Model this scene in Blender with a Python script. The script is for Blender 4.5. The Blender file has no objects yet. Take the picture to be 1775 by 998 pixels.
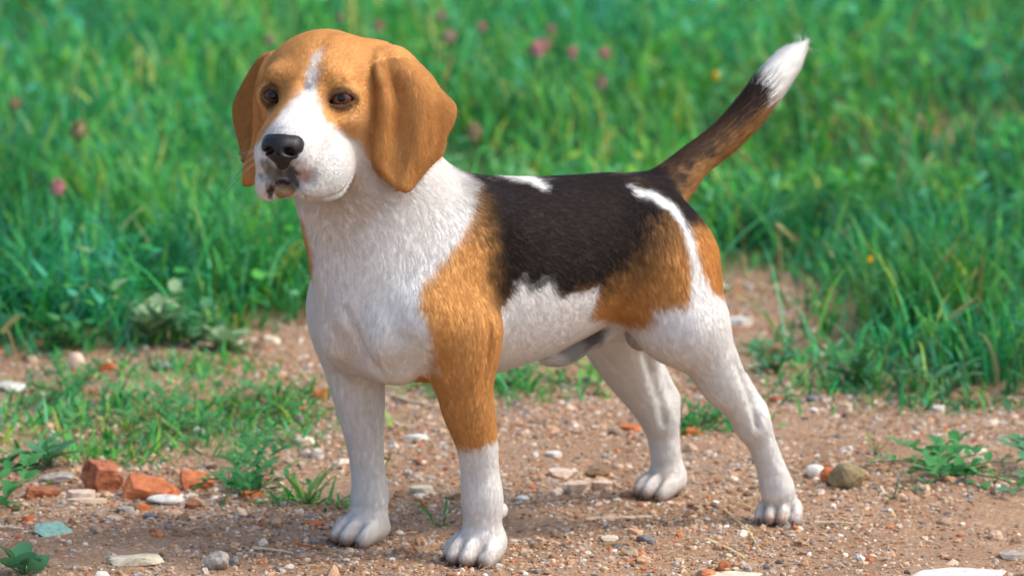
import bpy, bmesh, math, random
import numpy as np
from mathutils import Vector, Matrix
from mathutils.bvhtree import BVHTree
from mathutils.kdtree import KDTree

S = bpy.context.scene
C = S.collection
rad = math.radians

# ---------------------------------------------------------------- camera, sky, sun, exposure
CAM_TILT = 9.5
cam_data = bpy.data.cameras.new("camera")
cam = bpy.data.objects.new("camera", cam_data)
C.objects.link(cam)
CAM_LOC = np.array([0.0, -5.0 * math.cos(rad(CAM_TILT)), 0.26 + 5.0 * math.sin(rad(CAM_TILT))])
cam.location = CAM_LOC
cam.rotation_euler = (rad(90 - CAM_TILT), 0, 0)
cam_data.sensor_width = 36.0
cam_data.lens = 36.0 * 9300.0 / 1775.0
cam_data.clip_start = 0.1
cam_data.clip_end = 500.0
cam_data.dof.use_dof = True
cam_data.dof.focus_distance = 4.86
cam_data.dof.aperture_fstop = 8.0
S.camera = cam

SUN_EL, SUN_AZ = 52.0, 104.0          # azimuth measured from +Y (behind the dog) towards +X (photo right)
w = bpy.data.worlds.new("World")
S.world = w
w.use_nodes = True
wn = w.node_tree
bg = wn.nodes["Background"]
sky = wn.nodes.new("ShaderNodeTexSky")
sky.sky_type = 'NISHITA'
sky.sun_disc = False
sky.sun_elevation = rad(SUN_EL)
sky.sun_rotation = rad(SUN_AZ)
sky.air_density = 1.0
sky.dust_density = 3.0
wn.links.new(sky.outputs[0], bg.inputs[0])
bg.inputs[1].default_value = 0.15
sd = bpy.data.lights.new("sun", 'SUN')
sun = bpy.data.objects.new("sun", sd)
C.objects.link(sun)
sd.energy = 1.3
sd.angle = rad(22)
sd.color = (1.0, 0.92, 0.80)
sv = Vector((math.sin(rad(SUN_AZ)) * math.cos(rad(SUN_EL)), math.cos(rad(SUN_AZ)) * math.cos(rad(SUN_EL)), math.sin(rad(SUN_EL))))
sun.rotation_euler = sv.to_track_quat('Z', 'Y').to_euler()
sun.location = sv * 20
S.view_settings.view_transform = 'Standard'
S.view_settings.look = 'None'
S.view_settings.gamma = 1.0
S.view_settings.use_curve_mapping = False
S.view_settings.exposure = 0.80
S.cycles.max_bounces = 8
S.cycles.transparent_max_bounces = 8
S.render.hair_type = 'STRIP'

rng = np.random.default_rng(7)
random.seed(7)

# ---------------------------------------------------------------- helpers
def link_mesh(name, verts, faces, mat=None, parent=None, smooth=True):
    me = bpy.data.meshes.new(name)
    me.from_pydata(verts, [], faces)
    me.update()
    if smooth:
        me.polygons.foreach_set('use_smooth', np.ones(len(me.polygons), bool))
    if mat:
        me.materials.append(mat)
    o = bpy.data.objects.new(name, me)
    C.objects.link(o)
    if parent is not None:
        o.parent = parent
    return o

def fast_mesh(name, V, F, mat=None, parent=None, smooth=True):
    """V (n,3) and F (m,k) numpy arrays, all faces with k corners."""
    me = bpy.data.meshes.new(name)
    k = F.shape[1]
    me.vertices.add(len(V))
    me.vertices.foreach_set('co', np.ascontiguousarray(V, dtype=np.float32).ravel())
    me.loops.add(F.size)
    me.loops.foreach_set('vertex_index', np.ascontiguousarray(F, dtype=np.int32).ravel())
    me.polygons.add(len(F))
    me.polygons.foreach_set('loop_start', np.arange(0, F.size, k, dtype=np.int32))
    me.polygons.foreach_set('loop_total', np.full(len(F), k, dtype=np.int32))
    me.polygons.foreach_set('use_smooth', np.full(len(F), smooth, dtype=bool))
    me.update(calc_edges=True)
    me.validate()
    if mat:
        me.materials.append(mat)
    o = bpy.data.objects.new(name, me)
    C.objects.link(o)
    if parent is not None:
        o.parent = parent
    return o

def set_color(me, name, cols):
    a = me.attributes.new(name, 'FLOAT_COLOR', 'POINT')
    c = np.ones((len(cols), 4), np.float32)
    c[:, :cols.shape[1]] = cols
    a.data.foreach_set('color', c.ravel())

def tag(o, label=None, cat=None, group=None, kind=None):
    if label: o['label'] = label
    if cat: o['category'] = cat
    if group: o['group'] = group
    if kind: o['kind'] = kind
    return o

def empty(name, loc=(0, 0, 0), rz=0.0):
    o = bpy.data.objects.new(name, None)
    C.objects.link(o)
    o.empty_display_size = 0.05
    o.location = loc
    o.rotation_euler = (0, 0, rz)
    return o

def mat_new(name, col=(0.5, 0.5, 0.5), rough=0.8, spec=0.3):
    m = bpy.data.materials.new(name)
    m.use_nodes = True
    b = m.node_tree.nodes["Principled BSDF"]
    b.inputs['Base Color'].default_value = (*col, 1)
    b.inputs['Roughness'].default_value = rough
    b.inputs['Specular IOR Level'].default_value = spec
    return m, m.node_tree, b

def node(nt, kind, **kw):
    n = nt.nodes.new(kind)
    for k, v in kw.items():
        setattr(n, k, v)
    return n

def smoothstep(a, b, x):
    t = np.clip((x - a) / (b - a), 0, 1)
    return t * t * (3 - 2 * t)

# smooth value noise in numpy (3-D lattice)
_lat = np.random.default_rng(3).random((32, 32, 32)).astype(np.float32)
def vnoise(p, f):
    q = np.asarray(p, dtype=np.float64) * f + 100.0
    i = np.floor(q).astype(np.int64); t = q - i; t = t * t * (3 - 2 * t)
    r = 0
    for dx in (0, 1):
        for dy in (0, 1):
            for dz in (0, 1):
                wgt = (t[:, 0] if dx else 1 - t[:, 0]) * (t[:, 1] if dy else 1 - t[:, 1]) * (t[:, 2] if dz else 1 - t[:, 2])
                r = r + wgt * _lat[(i[:, 0] + dx) % 32, (i[:, 1] + dy) % 32, (i[:, 2] + dz) % 32]
    return r * 2 - 1
# ================================================================ ground, gravel, grass
F_PX = 9300.0
_ct, _st = math.cos(rad(CAM_TILT)), math.sin(rad(CAM_TILT))
def gnd(px, py, z=0.0):
    """measured point: where a photo point lies on the level z"""
    d = np.array([0, _ct, -_st]) + np.array([1.0, 0, 0]) * (px - 887.5) / F_PX - np.array([0, _st, _ct]) * (py - 499.0) / F_PX
    t = (z - CAM_LOC[2]) / d[2]
    return CAM_LOC + t * d

def in_poly(P, poly):
    ins = np.zeros(len(P), bool)
    for a, b in zip(poly, np.roll(poly, -1, 0)):
        c = (P[:, 1] >= a[1]) != (P[:, 1] >= b[1])
        e1 = b[1] - a[1] if abs(b[1] - a[1]) > 1e-12 else 1e-12
        ins ^= c & (P[:, 0] < a[0] + (P[:, 1] - a[1]) / e1 * (b[0] - a[0]))
    return ins

def dist_line(P, L):
    d2 = np.full(len(P), 1e9)
    for a, b in zip(L[:-1], L[1:]):
        e = b - a; w_ = P - a
        t = np.clip((w_ @ e) / (e @ e), 0, 1)
        d2 = np.minimum(d2, ((w_ - t[:, None] * e) ** 2).sum(1))
    return np.sqrt(d2)

# front edge of the meadow, left to right
EDGE = np.array([gnd(*p)[:2] for p in ((-700, 640), (-120, 622), (60, 622), (170, 614), (300, 602), (420, 586), (540, 570), (700, 575), (900, 590), (1060, 575), (1180, 540),
                                     (1265, 498), (1330, 484), (1392, 500), (1400, 545), (1380, 590), (1400, 640), (1480, 662), (1600, 684), (1760, 690), (1900, 700), (2500, 720))])
MEADOW = np.vstack([EDGE, [[60, EDGE[-1, 1]], [60, 80], [-60, 80], [-60, EDGE[0, 1]]]])
BARE = [(gnd(1670, 232)[:2], (.10, .09)), (gnd(1340, 540)[:2], (.05, .06))]

def meadow_depth(P):
    """signed distance into the meadow (positive inside)"""
    d = dist_line(P, EDGE)
    s = np.where(in_poly(P, MEADOW), d, -d)
    for c, r in BARE:
        q = (np.linalg.norm((P - c) / np.array(r), axis=1) - 1) * min(r)
        s = np.minimum(s, q)
    return s

def ground_z(P):
    p3 = np.column_stack([P, np.zeros(len(P))])
    near = smoothstep(6, 2.5, np.linalg.norm(P, axis=1))
    z = (vnoise(p3, 3.1) * .006 + vnoise(p3, 9) * .0035 + vnoise(p3 + 5, 24) * .0018) * near
    z += smoothstep(-.03, .12, meadow_depth(P)) * .016
    paws = np.array([gnd(*q)[:2] for q in ((826, 972), (622, 938), (1350, 900), (1143, 858))])
    k = np.min(np.linalg.norm(P[:, None] - paws[None], axis=2), axis=1)
    return z * smoothstep(.02, .10, k) - .0005

def grow(lo, hi, step, far, ratio=1.18):
    core = list(np.arange(lo, hi + step / 2, step))
    a, s = lo, step; left = []
    while a > -far:
        s *= ratio; a -= s; left.append(a)
    b, s = hi, step; right = []
    while b < far:
        s *= ratio; b += s; right.append(b)
    return np.array(left[::-1] + core + right)

gx, gy = grow(-.80, .80, .011, 90), grow(-.55, 1.5, .011, 90)
GX, GY = np.meshgrid(gx, gy, indexing='ij')
gp = np.column_stack([GX.ravel(), GY.ravel()])
gz = ground_z(gp)
nx_, ny_ = len(gx), len(gy)
ii, jj = np.meshgrid(np.arange(nx_ - 1), np.arange(ny_ - 1), indexing='ij')
q0 = (ii * ny_ + jj).ravel()
GF = np.stack([q0, q0 + ny_, q0 + ny_ + 1, q0 + 1], 1)

gm, nt, gb = mat_new('earth', rough=.95, spec=.15)
tc = node(nt, 'ShaderNodeTexCoord')
def noise(scale, detail=6, rough=.6, src=tc, nt=nt):
    n = node(nt, 'ShaderNodeTexNoise'); n.inputs['Scale'].default_value = scale; n.inputs['Detail'].default_value = detail; n.inputs['Roughness'].default_value = rough
    nt.links.new(src.outputs['Object'], n.inputs['Vector'])
    return n
def ramp(src, stops, nt=nt):
    r = node(nt, 'ShaderNodeValToRGB'); e = r.color_ramp.elements
    while len(e) < len(stops): e.new(.5)
    for el, (p, c) in zip(e, stops):
        el.position = p; el.color = (*c, 1)
    nt.links.new(src, r.inputs[0])
    return r
def mixc(f, a, b, nt=nt, mode='MIX'):
    m = node(nt, 'ShaderNodeMix', data_type='RGBA', blend_type=mode)
    for sock, v in ((m.inputs[0], f), (m.inputs[6], a), (m.inputs[7], b)):
        if isinstance(v, (int, float)): sock.default_value = v
        elif isinstance(v, tuple): sock.default_value = (*v, 1)
        else: nt.links.new(v, sock)
    return m.outputs[2]
n1 = noise(7); n2 = noise(60, 4); n3 = noise(420, 3, .7)
base = ramp(n1.outputs[0], [(.28, (.29, .175, .10)), (.50, (.43, .28, .175)), (.72, (.55, .395, .27))])
spk = ramp(n3.outputs[0], [(.36, (.22, .19, .17)), (.5, (1, 1, 1)), (.66, (1.5, 1.45, 1.4))])
c1 = mixc(.75, base.outputs[0], spk.outputs[0], mode='MULTIPLY')
vor = node(nt, 'ShaderNodeTexVoronoi'); vor.inputs['Scale'].default_value = 260
nt.links.new(tc.outputs['Object'], vor.inputs['Vector'])
vc = node(nt, 'ShaderNodeSeparateColor'); nt.links.new(vor.outputs['Color'], vc.inputs[0])
grit = ramp(vc.outputs[0], [(.0, (.10, .09, .085)), (.12, (.30, .17, .09)), (.55, (.36, .21, .11)), (.80, (.45, .31, .20)), (.93, (.62, .54, .44)), (.97, (.45, .14, .05))])
grit.color_ramp.interpolation = 'CONSTANT'
c2 = mixc(.45, c1, grit.outputs[0])
ga = node(nt, 'ShaderNodeAttribute', attribute_name='meadow')
c3 = mixc(ga.outputs['Fac'], c2, (.045, .085, .028))
nt.links.new(c3, gb.inputs['Base Color'])
bp = node(nt, 'ShaderNodeBump'); bp.inputs['Strength'].default_value = .7; bp.inputs['Distance'].default_value = .004
nt.links.new(n3.outputs[0], bp.inputs['Height'])
nt.links.new(bp.outputs[0], gb.inputs['Normal'])
ground = fast_mesh('ground', np.column_stack([gp, gz]), GF, gm)
tag(ground, kind='structure')
ma = ground.data.attributes.new('meadow', 'FLOAT', 'POINT')
ma.data.foreach_set('value', smoothstep(-.01, .10, meadow_depth(gp)).astype(np.float32))

# ---- gravel: grit and pebbles too many to count
STONE_COLS = np.array([(.50, .31, .185), (.40, .24, .135), (.58, .42, .285), (.64, .54, .44), (.72, .67, .60), (.36, .335, .31), (.19, .175, .17), (.50, .18, .075), (.30, .18, .10), (.54, .45, .36)])
STONE_P = np.array([.23, .13, .20, .11, .05, .075, .035, .05, .05, .075])
def stone_template(kind):
    if kind == 0:
        v = np.array([[x, y, z] for x in (-1, 1) for y in (-1, 1) for z in (-1, 1)], float) / 1.5
        f = np.array([[0, 1, 3], [0, 3, 2], [4, 6, 7], [4, 7, 5], [0, 4, 5], [0, 5, 1], [2, 3, 7], [2, 7, 6], [0, 2, 6], [0, 6, 4], [1, 5, 7], [1, 7, 3]])
        return v, f
    bm = bmesh.new(); bmesh.ops.create_icosphere(bm, subdivisions=kind, radius=1.0)
    v = np.array([q.co[:] for q in bm.verts]); f = np.array([[q.index for q in p.verts] for p in bm.faces]); bm.free()
    return v, f
def scatter(name, P, size, cols, kind, flat=(.45, .85), mat=None, sink=.35):
    v, f = stone_template(kind)
    n, m = len(P), len(v)
    sc = size[:, None] * np.column_stack([rng.uniform(.7, 1.25, n), rng.uniform(.6, 1.0, n), rng.uniform(*flat, n)])
    vv = v[None] * (1 + rng.normal(0, .16 if kind else .22, (n, m, 1))) * sc[:, None, :]
    a = rng.uniform(0, 2 * math.pi, n); tl = rng.normal(0, .25, n)
    x = vv[:, :, 0] * np.cos(tl)[:, None] - vv[:, :, 2] * np.sin(tl)[:, None]
    z = vv[:, :, 0] * np.sin(tl)[:, None] + vv[:, :, 2] * np.cos(tl)[:, None]
    y = vv[:, :, 1]
    X = x * np.cos(a)[:, None] - y * np.sin(a)[:, None] + P[:, 0:1]
    Y = x * np.sin(a)[:, None] + y * np.cos(a)[:, None] + P[:, 1:2]
    Z = z + (ground_z(P) + sc[:, 2] * (1 - 2 * sink) * .5)[:, None]
    V = np.stack([X, Y, Z], 2).reshape(-1, 3)
    Fc = (f[None] + (np.arange(n) * m)[:, None, None]).reshape(-1, 3)
    o = fast_mesh(name, V, Fc, mat, smooth=False)
    set_color(o.data, 'tint', np.repeat(cols, m, axis=0))
    return o
sm, nt2, sb = mat_new('pebble', rough=.85, spec=.25)
at_ = node(nt2, 'ShaderNodeAttribute', attribute_name='tint')
tc2 = node(nt2, 'ShaderNodeTexCoord')
nz2 = noise(500, 3, .6, tc2, nt2)
rp2 = ramp(nz2.outputs[0], [(.3, (.70, .68, .66)), (.7, (1.2, 1.2, 1.2))], nt2)
nt2.links.new(mixc(.8, at_.outputs['Color'], rp2.outputs[0], nt2, 'MULTIPLY'), sb.inputs['Base Color'])
def gravel_points(n):
    P = np.column_stack([rng.uniform(-.95, .95, n), rng.uniform(-.62, 1.80, n)])
    d = meadow_depth(P)
    dens = .55 + .55 * vnoise(np.column_stack([P, np.zeros(n)]), 6) + .35 * vnoise(np.column_stack([P + 3, np.zeros(n)]), 17)
    return P[(d < .03) & (rng.random(n) < dens + .15)]
def stone_cols(n):
    c = STONE_COLS[rng.choice(len(STONE_COLS), n, p=STONE_P / STONE_P.sum())]
    return np.clip(c * rng.uniform(.50, 1.28, (n, 1)), .01, .85)
P = gravel_points(95000); g = scatter('gravel', P, rng.uniform(.0009, .0024, len(P)), stone_cols(len(P)), 0, mat=sm)
tag(g, 'fine sandy grit and crumbs covering the bare path', 'grit', kind='stuff')
P = gravel_points(48000); g = scatter('gravel', P, .0020 + .0028 * rng.random(len(P)) ** 2.3, stone_cols(len(P)), 1, mat=sm)
tag(g, 'small mixed pebbles strewn over the bare path', 'gravel', kind='stuff')
P = gravel_points(3400); g = scatter('gravel', P, .0042 + .0045 * rng.random(len(P)) ** 2.5, stone_cols(len(P)), 2, mat=sm)
tag(g, 'larger loose stones strewn over the bare path', 'gravel', kind='stuff')

# ---- grass
GREENS = np.array([(.020, .150, .055), (.034, .250, .075), (.070, .340, .060), (.150, .400, .055), (.080, .310, .165), (.26, .36, .07), (.40, .31, .13)]) * np.array([1.28, 1.32, 1.10])
def leaf_material(name, trans=.35):
    m, nt, b = mat_new(name, rough=.6, spec=.25)
    a = node(nt, 'ShaderNodeAttribute', attribute_name='tint')
    nt.links.new(a.outputs['Color'], b.inputs['Base Color'])
    t = node(nt, 'ShaderNodeBsdfTranslucent'); nt.links.new(a.outputs['Color'], t.inputs[0])
    mx = node(nt, 'ShaderNodeMixShader'); mx.inputs[0].default_value = trans
    nt.links.new(b.outputs[0], mx.inputs[1]); nt.links.new(t.outputs[0], mx.inputs[2])
    nt.links.new(mx.outputs[0], nt.nodes['Material Output'].inputs[0])
    return m
grass_mat = leaf_material('grass_blade')
def blades(P, h, w, lean, bend, az, cols, seg=5, z0=None):
    """arched grass blades -> V, F(quads), tint"""
    n = len(P)
    t = np.linspace(0, 1, seg + 1)
    dirx, diry = np.cos(az), np.sin(az)
    ang = lean[:, None] + bend[:, None] * t[None] ** 1.3                      # angle from the vertical along the blade
    step = h[:, None] / seg
    hx = np.concatenate([np.zeros((n, 1)), np.cumsum(np.sin(ang[:, 1:]) * step, 1)], 1)
    hz = np.concatenate([np.zeros((n, 1)), np.cumsum(np.cos(ang[:, 1:]) * step, 1)], 1)
    cx = P[:, 0:1] + hx * dirx[:, None]; cy = P[:, 1:2] + hx * diry[:, None]
    z = hz + (ground_z(P) if z0 is None else z0)[:, None] - .003
    ww = w[:, None] * (1 - t[None] ** 2.2) * (.55 + .45 * np.minimum(1, t[None] * 4)) + .00012
    tw = az + math.pi / 2 + rng.normal(0, .5, n)
    sx, sy = np.cos(tw)[:, None] * ww, np.sin(tw)[:, None] * ww
    A = np.stack([cx - sx, cy - sy, z], 2); B = np.stack([cx + sx, cy + sy, z + ww * .25], 2)
    V = np.stack([A, B], 2).reshape(-1, 3)
    k = np.arange(seg)
    f = np.stack([2 * k, 2 * k + 1, 2 * k + 3, 2 * k + 2], 1)
    Fc = (f[None] + (np.arange(n) * 2 * (seg + 1))[:, None, None]).reshape(-1, 4)
    tint = np.repeat(cols, 2 * (seg + 1), axis=0)
    return V, Fc, tint
def green_cols(n, P, p):
    c = GREENS[rng.choice(len(GREENS), n, p=np.array(p) / sum(p))]
    p3 = np.column_stack([P, np.zeros(n)])
    v = 1 + .22 * vnoise(p3, 2.2) + .38 * vnoise(p3 + 4, 7.5)
    hue = vnoise(p3 + 8, 4.0)[:, None]
    c = c * (1 + hue * np.array([.45, .04, -.40]))
    return np.clip(c * rng.uniform(.65, 1.35, (n, 1)) * v[:, None], .004, .5)
def tufted(n, x, y, ntuft, spread):
    T = np.column_stack([rng.uniform(*x, ntuft), rng.uniform(*y, ntuft)])
    k = rng.integers(0, ntuft, n)
    return T[k] + rng.normal(0, spread, (n, 2)), k, T
parts = []
# front clumps with long arching blades
P, k, T = tufted(30000, (-1.15, 1.15), (.25, 2.2), 1100, .030)
md = meadow_depth(P); keep = md > -.012
keep &= rng.random(len(P)) < np.where(np.abs(P[:, 0]) < .12 * (P[:, 1] + 5) , 1, .6)
P, k, md = P[keep], k[keep], md[keep]
th = rng.uniform(.55, 1.2, len(T))[k]
rise = (.35 + .65 * smoothstep(-.01, .14, md))
pn = vnoise(np.column_stack([P, np.zeros(len(P))]), 1.6)
left_tall = smoothstep(.1, -.3, P[:, 0]) * smoothstep(.9, .3, md) * .5 + smoothstep(.25, .5, P[:, 0]) * smoothstep(.6, .2, md) * .10
h = rng.uniform(.050, .122, len(P)) * th * rise * (1 + .3 * pn + left_tall)
az = rng.uniform(0, 2 * math.pi, len(P))
parts.append(blades(P, h, rng.uniform(.0012, .0030, len(P)), rng.uniform(0, .35, len(P)), rng.uniform(.3, 1.7, len(P)), az, green_cols(len(P), P, (3.2, 3, 2.2, .9, 2.2, .3, .12))))
# shorter meadow further back
P, k, T = tufted(38000, (-1.8, 1.8), (2.0, 7.5), 1700, .06)
P = P[(np.abs(P[:, 0]) < .14 * (P[:, 1] + 5.5)) & (meadow_depth(P) > 0)]
n = len(P)
parts.append(blades(P, rng.uniform(.05, .13, n) * (1 + .4 * vnoise(np.column_stack([P, np.zeros(n)]), 1.3)), rng.uniform(.0020, .0045, n), rng.uniform(0, .5, n), rng.uniform(.2, 1.5, n), rng.uniform(0, 2 * math.pi, n),
                    green_cols(n, P, (2.6, 3, 2.8, 1.2, 1.6, .5, .2)), 4))
# clover and other small round leaves between the blades
def leaflets(n, x, y, size, hz):
    P = np.column_stack([rng.uniform(*x, n), rng.uniform(*y, n)]); P = P[meadow_depth(P) > .01]
    P = P[vnoise(np.column_stack([P, np.zeros(len(P))]), 2.6) > -.15]
    n = len(P)
    az = rng.uniform(0, 2 * math.pi, n)
    return blades(P, rng.uniform(*size, n), rng.uniform(.004, .009, n), rng.uniform(.7, 1.4, n), rng.uniform(.1, .7, n), az, green_cols(n, P, (2, 3, 2.5, 1, 3.2, .1, .02)), 4, ground_z(P) + rng.uniform(*hz, n))
parts.append(leaflets(7000, (-1.1, 1.1), (.4, 2.6), (.016, .034), (.015, .075)))
parts.append(leaflets(9000, (-1.6, 1.6), (2.4, 7), (.022, .045), (.02, .085)))
# stray long blades, and thin short grass creeping on to the path
P = np.column_stack([rng.uniform(-1.1, 1.1, 1500), rng.uniform(.2, 1.8, 1500)]); md = meadow_depth(P); P = P[(md > -.03) & (md < .35)]; n = len(P)
parts.append(blades(P, rng.uniform(.07, .17, n), rng.uniform(.0012, .0022, n), rng.uniform(.05, .8, n), rng.uniform(.6, 1.9, n), rng.uniform(0, 2 * math.pi, n), green_cols(n, P, (1.4, 2.0, 2.0, 1.0, 2.6, .25, .12)), 7))
for (px, py), (rx, ry), k in (((290, 728), (.19, .17), 1100), ((110, 715), (.10, .16), 320), ((460, 712), (.08, .08), 280), ((180, 790), (.09, .06), 160), ((860, 672), (.11, .07), 420), ((1225, 735), (.05, .05), 150), ((1480, 668), (.14, .05), 260), ((1640, 700), (.12, .04), 200), ((1360, 610), (.05, .08), 160), ((540, 872), (.05, .03), 60), ((330, 640), (.10, .05), 200)):
    c = gnd(px, py)[:2]
    P = c + np.column_stack([rng.normal(0, rx * .5, k), rng.normal(0, ry * .7, k)]); n = len(P)
    parts.append(blades(P, rng.uniform(.012, .045, n), rng.uniform(.0010, .0022, n), rng.uniform(.2, 1.1, n), rng.uniform(.2, 1.2, n), rng.uniform(0, 2 * math.pi, n), green_cols(n, P, (2, 3, 2.5, 1, 1.5, .6, .4)), 4))
# far meadow, beyond what the lens sees
P = np.column_stack([rng.uniform(-5, 5, 46000) * rng.uniform(.35, 1, 46000), rng.uniform(.2, 14, 46000) ** 1.0]); vis = (np.abs(P[:, 0]) < .13 * (P[:, 1] + 5)) & (P[:, 1] < 7)
P = P[(meadow_depth(P) > 0) & ~vis]; n = len(P)
parts.append(blades(P, rng.uniform(.06, .14, n), rng.uniform(.004, .008, n), rng.uniform(0, .6, n), rng.uniform(.2, 1.4, n), rng.uniform(0, 2 * math.pi, n), green_cols(n, P, (2, 3, 3, 1, 1, .4, .2)), 3))
off = 0; VV, FF, TT = [], [], []
for v, f, t in parts:
    VV.append(v); FF.append(f + off); TT.append(t); off += len(v)
grass = fast_mesh('grass', np.concatenate(VV), np.concatenate(FF), grass_mat)
set_color(grass.data, 'tint', np.concatenate(TT))
tag(grass, 'lush green meadow grass and clover leaves behind the dog', 'grass', kind='stuff')

# ---- dry litter on the path
P = np.column_stack([rng.uniform(-.95, .95, 1500), rng.uniform(-.62, .95, 1500)]); P = P[meadow_depth(P) < .04]; n = len(P)
lc = np.array([(.55, .40, .20), (.38, .24, .12), (.66, .52, .32), (.20, .11, .06)])[rng.choice(4, n, p=[.4, .3, .15, .15])] * rng.uniform(.7, 1.2, (n, 1))
v, f, t = blades(P, rng.uniform(.006, .026, n), rng.uniform(.0004, .0012, n), rng.uniform(1.35, 1.56, n), rng.uniform(-.12, .12, n), rng.uniform(0, 2 * math.pi, n), lc, 3, ground_z(P) + .0055)
litter = fast_mesh('litter', v, f, leaf_material('dry_litter', .1))
set_color(litter.data, 'tint', t)
tag(litter, 'bits of dry grass and bark littered over the path', 'litter', kind='stuff')
# ================================================================ the dog
# dog space: X forward (nose), Y to the dog's left, Z up, origin on the ground between the four paws
DOG_O = np.array([0.05729, 0.13667, 0.0])
DOG_YAW = rad(35.0)
FW = np.array([-math.cos(DOG_YAW), -math.sin(DOG_YAW), 0.0])
LF = np.array([math.sin(DOG_YAW), -math.cos(DOG_YAW), 0.0])
UP = np.array([0.0, 0.0, 1.0])
DM = np.array([FW, LF, UP])

_CF, _CU, _CR = np.array([0, _ct, -_st]), np.array([0, _st, _ct]), np.array([1.0, 0, 0])

def sight(px, py):
    """measuring aid: a photo point seen as a line in dog space (point, direction)"""
    d = _CF + _CR * (px - 887.5) / 9300.0 - _CU * (py - 499.0) / 9300.0
    return DM @ (CAM_LOC - DOG_O), DM @ d

def at(px, py, Y):
    """measured point of the dog at lateral distance Y from its mid plane"""
    c, e = sight(px, py)
    return c + (Y - c[1]) / e[1] * e

# head space: x along the muzzle, y to the dog's left, z up, origin midway between the eyes
HEAD_YAW, HEAD_PITCH, HEAD_ROLL = rad(42.0), rad(5.0), rad(-1.0)
HEAD_O = at(531, 168, 0.030)
def _rot():
    cy, sy = math.cos(HEAD_YAW), math.sin(HEAD_YAW)
    cp, sp = math.cos(HEAD_PITCH), math.sin(HEAD_PITCH)
    cr, sr = math.cos(HEAD_ROLL), math.sin(HEAD_ROLL)
    Rz = np.array([[cy, -sy, 0], [sy, cy, 0], [0, 0, 1]])
    Ry = np.array([[cp, 0, sp], [0, 1, 0], [-sp, 0, cp]])      # nose down for positive pitch
    Rx = np.array([[1, 0, 0], [0, cr, -sr], [0, sr, cr]])
    return Rz @ Ry @ Rx
HR = _rot()
def hd(p):
    return HEAD_O + HR @ np.asarray(p, float)
def to_head(P):
    return (np.asarray(P) - HEAD_O) @ HR
def hat(px, py, x):
    """measured point of the head at distance x along the muzzle axis (result in dog space)"""
    c, e = sight(px, py)
    c2, e2 = HR.T @ (c - HEAD_O), HR.T @ e
    return hd(c2 + (x - c2[0]) / e2[0] * e2)

def on_ball(px, py, c, r):
    """where the sight line meets a ball (front side)"""
    o, d = sight(px, py)
    d = d / np.linalg.norm(d)
    m = o - c; b = m @ d
    h2 = b * b - (m @ m - r * r)
    return o + d * (-b - math.sqrt(max(h2, 0.0)))

_g = -sight(540, 200)[1]
GAZE = _g / np.linalg.norm(_g) * .55 + HR[:, 0] * .45
GAZE = GAZE / np.linalg.norm(GAZE)
# eyeball centre, radius, upper lid points, lower lid points
EYES = [(hat(591, 171, -.0050), .0135,
         [(569, 180), (576, 168), (584, 162), (594, 160), (604, 164), (614, 173)],
         [(569, 180), (578, 183), (587, 184), (598, 183), (607, 179), (614, 173)], (592, 170)),
        (hat(472, 168, -.0035), .0124,
         [(460, 163), (463, 157), (469, 154), (476, 158), (481, 167), (483, 178)],
         [(460, 163), (461, 171), (466, 177), (472, 181), (479, 182), (483, 178)], (472, 166))]

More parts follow.
